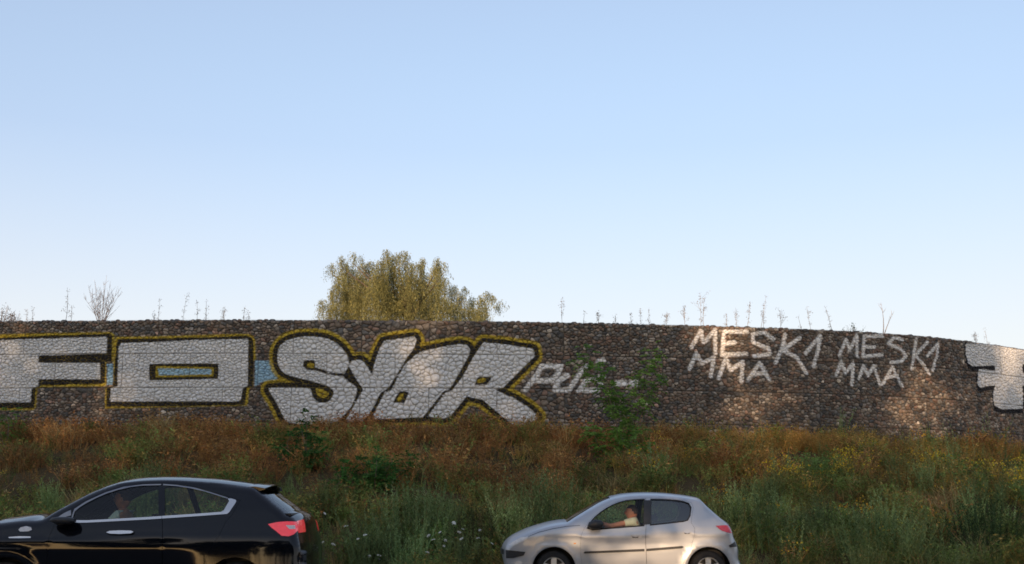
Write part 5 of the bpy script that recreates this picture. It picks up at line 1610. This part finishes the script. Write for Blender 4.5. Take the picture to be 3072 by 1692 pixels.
for nm, P_, G_ in (('front_door', fd, fg), ('rear_door', rd, rg)):
    for o_ in BK.side(nm, P_, pc, [inset(G_, -.010)], depth=.03, step=.05):
        sg = -1 if o_.data.vertices[0].co.y < 0 else 1
        BK.side('window', G_, M['glass_dark'], off=-.010, sides=(sg,), parent=o_)
        BK.side('chrome_trim', strip_f if nm == 'front_door' else strip_r, M['chrome'], off=.008, depth=.012, sides=(sg,), parent=o_)
        BK.side('window_frame', tf if nm == 'front_door' else tr, M['satin'], off=.005, depth=.01, sides=(sg,), parent=o_)
        if nm == 'front_door':
            BK.side('handle', cw([(862, 528), (890, 516), (970, 512), (1060, 514), (1082, 524), (1060, 536), (970, 541), (890, 538)]), M['chrome'], off=.03, depth=.03, sides=(sg,), parent=o_)
BK.side('door_pillar', cw([(1274, 152), (1328, 152), (1331, 392), (1278, 396)]), M['black_paint'], off=.004)
BK.side('side_lining', inset(outer, .05), M['lining'], [inset(fg, -.03), inset(rg, -.03)], off=-.045, step=.12)
BK.top('roof_lining', 'roof', M['lining'], crown, -.97, .97, -.03)
car_common(BK, zs, ra, None)
BK.wheel_house((0, 2.634), ra); BK.wheel(0, 5, M['alloy']); BK.wheel(2.634, 5, M['alloy'])
# tail lights wrap round the corner
tl = cw([(2158, 462), (2230, 446), (2310, 440), (2376, 442), (2386, 480), (2388, 515), (2362, 545), (2325, 560), (2268, 556), (2225, 520), (2185, 490)])
for o_ in BK.side('tail_light', tl, M['red_lens_lit'], off=.006, depth=.012):
    sg = -1 if o_.data.vertices[0].co.y < 0 else 1
    BK.side('reflector', cw([(2300, 470), (2370, 472), (2374, 500), (2330, 502)]), M['clear_lens'], off=.008, sides=(sg,), parent=o_)
    zz = BK.sil[BK.seg['tailgate'][0]:, 1]
    i0 = BK.seg['tailgate'][0] + int(np.argmin(np.abs(zz - tl[:, 1].max()))); i1 = BK.seg['tailgate'][0] + int(np.argmin(np.abs(zz - (tl[:, 1].min() + .03))))
    mb_ = MB(); mb_.grid(BK.loft(i0, i1, crown, sg * 1.0, sg * .62, .006)); mb_.build('rear_lens', M['red_lens_lit'], o_)
# roof spoiler and tailgate lip
mb_ = MB(); ra_, rb_ = cw([(1960, 156)])[0], cw([(2118, 177)])[0]
rows_ = []
for t in np.linspace(-1, 1, 15):
    y = t * .50; c_ = .05 * (1 - t * t); e = .05 * (1 - t * t)
    rows_.append([(ra_[0], y, ra_[1] + c_ - .004), ((ra_[0] + rb_[0]) / 2, y, (ra_[1] + rb_[1]) / 2 + c_ + .012), (rb_[0] + e, y, rb_[1] + c_ + .006), (rb_[0] + e, y, rb_[1] + c_ - .008), (rb_[0] - .09, y, rb_[1] + c_ - .03), (ra_[0], y, ra_[1] + c_ - .04), (ra_[0], y, ra_[1] + c_ - .004)])
mb_.grid(rows_); mb_.add(rows_[0][:-1], [tuple(range(6))]); mb_.add(rows_[-1][:-1], [tuple(range(6))])
mb_.build('spoiler', pc, BK.root, auto=45)
mb_ = MB(); la = cw([(2300, 385)])[0]
rows_ = []
for t in np.linspace(-1, 1, 13):
    y = t * .66; e = .045 * (1 - t * t)
    rows_.append([(la[0] + e - .03, y, la[1] + .012 + e * .25), (la[0] + e + .045, y, la[1] + .014 + e * .1), (la[0] + e + .05, y, la[1] - .008 + e * .1), (la[0] + e - .03, y, la[1] - .03 + e * .25), (la[0] + e - .03, y, la[1] + .012 + e * .25)])
mb_.grid(rows_); mb_.add(rows_[0][:-1], [(0, 1, 2, 3)]); mb_.add(rows_[-1][:-1], [(0, 1, 2, 3)])
mb_.build('tailgate_lip', M['black_plastic'], BK.root, auto=45)
BK.side('side_badge', cw([(150, 508), (168, 488), (215, 478), (250, 488), (258, 508), (230, 520), (165, 522)]), M['clear_lens'], off=.008, depth=.01)
BK.side('fender_trim', cw([(70, 566), (160, 560), (248, 562), (250, 573), (160, 576), (75, 575)]), M['chrome'], off=.008, depth=.01)
mirror(BK, cw([(440, 435), (462, 412), (520, 402), (600, 404), (642, 418), (640, 442), (590, 462), (500, 468)]), float(BK.base(np.array([.72]), np.array([1.0]))[0]) - .02, M['black_plastic'])
BK.side('mirror_base', cw([(470, 405), (520, 372), (572, 348), (575, 392), (520, 405)]), M['satin'], off=.010, depth=.01)
hd = at_depth(990 * .3727, 1400 + 262 * .3727, BK.Yc - .38)
seat(BK, hd[0] - BK.X0 + .13, -.38, .42, .58); seat(BK, hd[0] - BK.X0 + .13, .38, .42, .58)
mb_ = MB(); mb_.box((2.1, 0, .47), (.25, .62, .09), None, .05); mb_.box((2.38, 0, .72), (.07, .62, .24), Matrix.Rotation(.3, 3, 'Y'), .05); mb_.build('rear_bench', M['seat_cloth'], BK.root, auto=50)
dashboard(BK, .45, 1.0, .92); steering(BK, hd[0] - BK.X0 - .50, -.38, .90)
shl = at_depth(955 * .3727, 1400 + 392 * .3727, BK.Yc - .38 - .19); shr = shl + np.array([0, .38, .0])
elb = shl + np.array([-.20, -.05, -.22]); hnd = np.array([hd[0] - .48, BK.Yc - .38 - .12, BK.zo + .98])
driver('person driving the black car in a white shirt behind the dark side window', (float(hd[0]), BK.Yc - .38, BK.zo + .42), hd, shl, elb, hnd, shr, shr + np.array([-.22, .03, -.22]), hnd + np.array([0, .26, 0]),
       np.array([hd[0] + .05, BK.Yc - .38, BK.zo + .58]), M['white_shirt'], M['hair'])

# ------------------------------------------------------------------ unseen trees added behind the camera to shade the wall and cars
gt = np.random.default_rng(23)
mbW = MB(); cl = []
hx, hy = math.sin(R(SUN_AZ)), math.cos(R(SUN_AZ))
for k in range(14):
    tx_, ty_ = -44 + k * 5.2 + gt.uniform(-1.5, 1.5), -13 + gt.uniform(-3, 2)
    H = gt.uniform(12.7, 13.6)
    pts = np.array(curve_pts([tx_, ty_, -.4], [tx_ + gt.normal(0, .4), ty_, H * .85], [gt.normal(0, .3), 0, 0], 8))
    stem_tubes(mbW, pts, .24, .04, 8)
    for j in range(112):
        zc = gt.uniform(2.9, H)
        w = 3.6 * math.sqrt(max(.06, 1 - ((zc - H * .55) / (H * .50)) ** 2))
        c_ = np.array([tx_ + gt.uniform(-1, 1) * w, ty_ + gt.uniform(-1, 1) * w * .7, zc])
        # where the sun through this clump would land on the wall
        tt = (32.5 - c_[1]) / -hy
        wxx, wzz = c_[0] - hx * tt, c_[2] - math.tan(R(SUN_EL)) * tt
        gap = (6.0 < wxx < 9.5 and 3.0 < wzz < 5.3) or (11.0 < wxx < 14.0 and 3.2 < wzz < 6.0) or (wxx > 18.2 and wzz > 5.0)  # crown clumps left out here so that sun patches reach the wall
        if gap and gt.uniform() < .93:
            continue
        cl.append((c_, gt.uniform(1.0, 1.7)))
        if j % 3 == 0:
            p0 = np.array([np.interp(zc * .9, pts[:, 2], pts[:, q]) for q in range(3)])
            stem_tubes(mbW, [p0, (p0 + c_) / 2 + [0, 0, .2], c_], .06, .015, 5)
parts = []
for c_, r_ in cl:
    m = 62
    v = unit(gt.normal(size=(m, 3))) * (gt.uniform(0, 1, m) ** .5)[:, None] * r_
    parts.append(diamonds(c_ + v, gt.normal(size=(m, 3)), gt.uniform(.35, .7, m), gt.uniform(.25, .42, m), cvar((.05, .075, .025), m, gt), gt))
V, F, C = join(*parts)
wd = put('shade_trees', mesh_np('shade_trees', V, F, {'col': C}), M['leaf']); tag(wd, 'unseen belt of trees behind the camera, added to shade the wall', 'trees', kind='stuff')
tk = mbW.build('trunks', M['bark'], wd, weld=False); tk['kind'] = 'stuff'
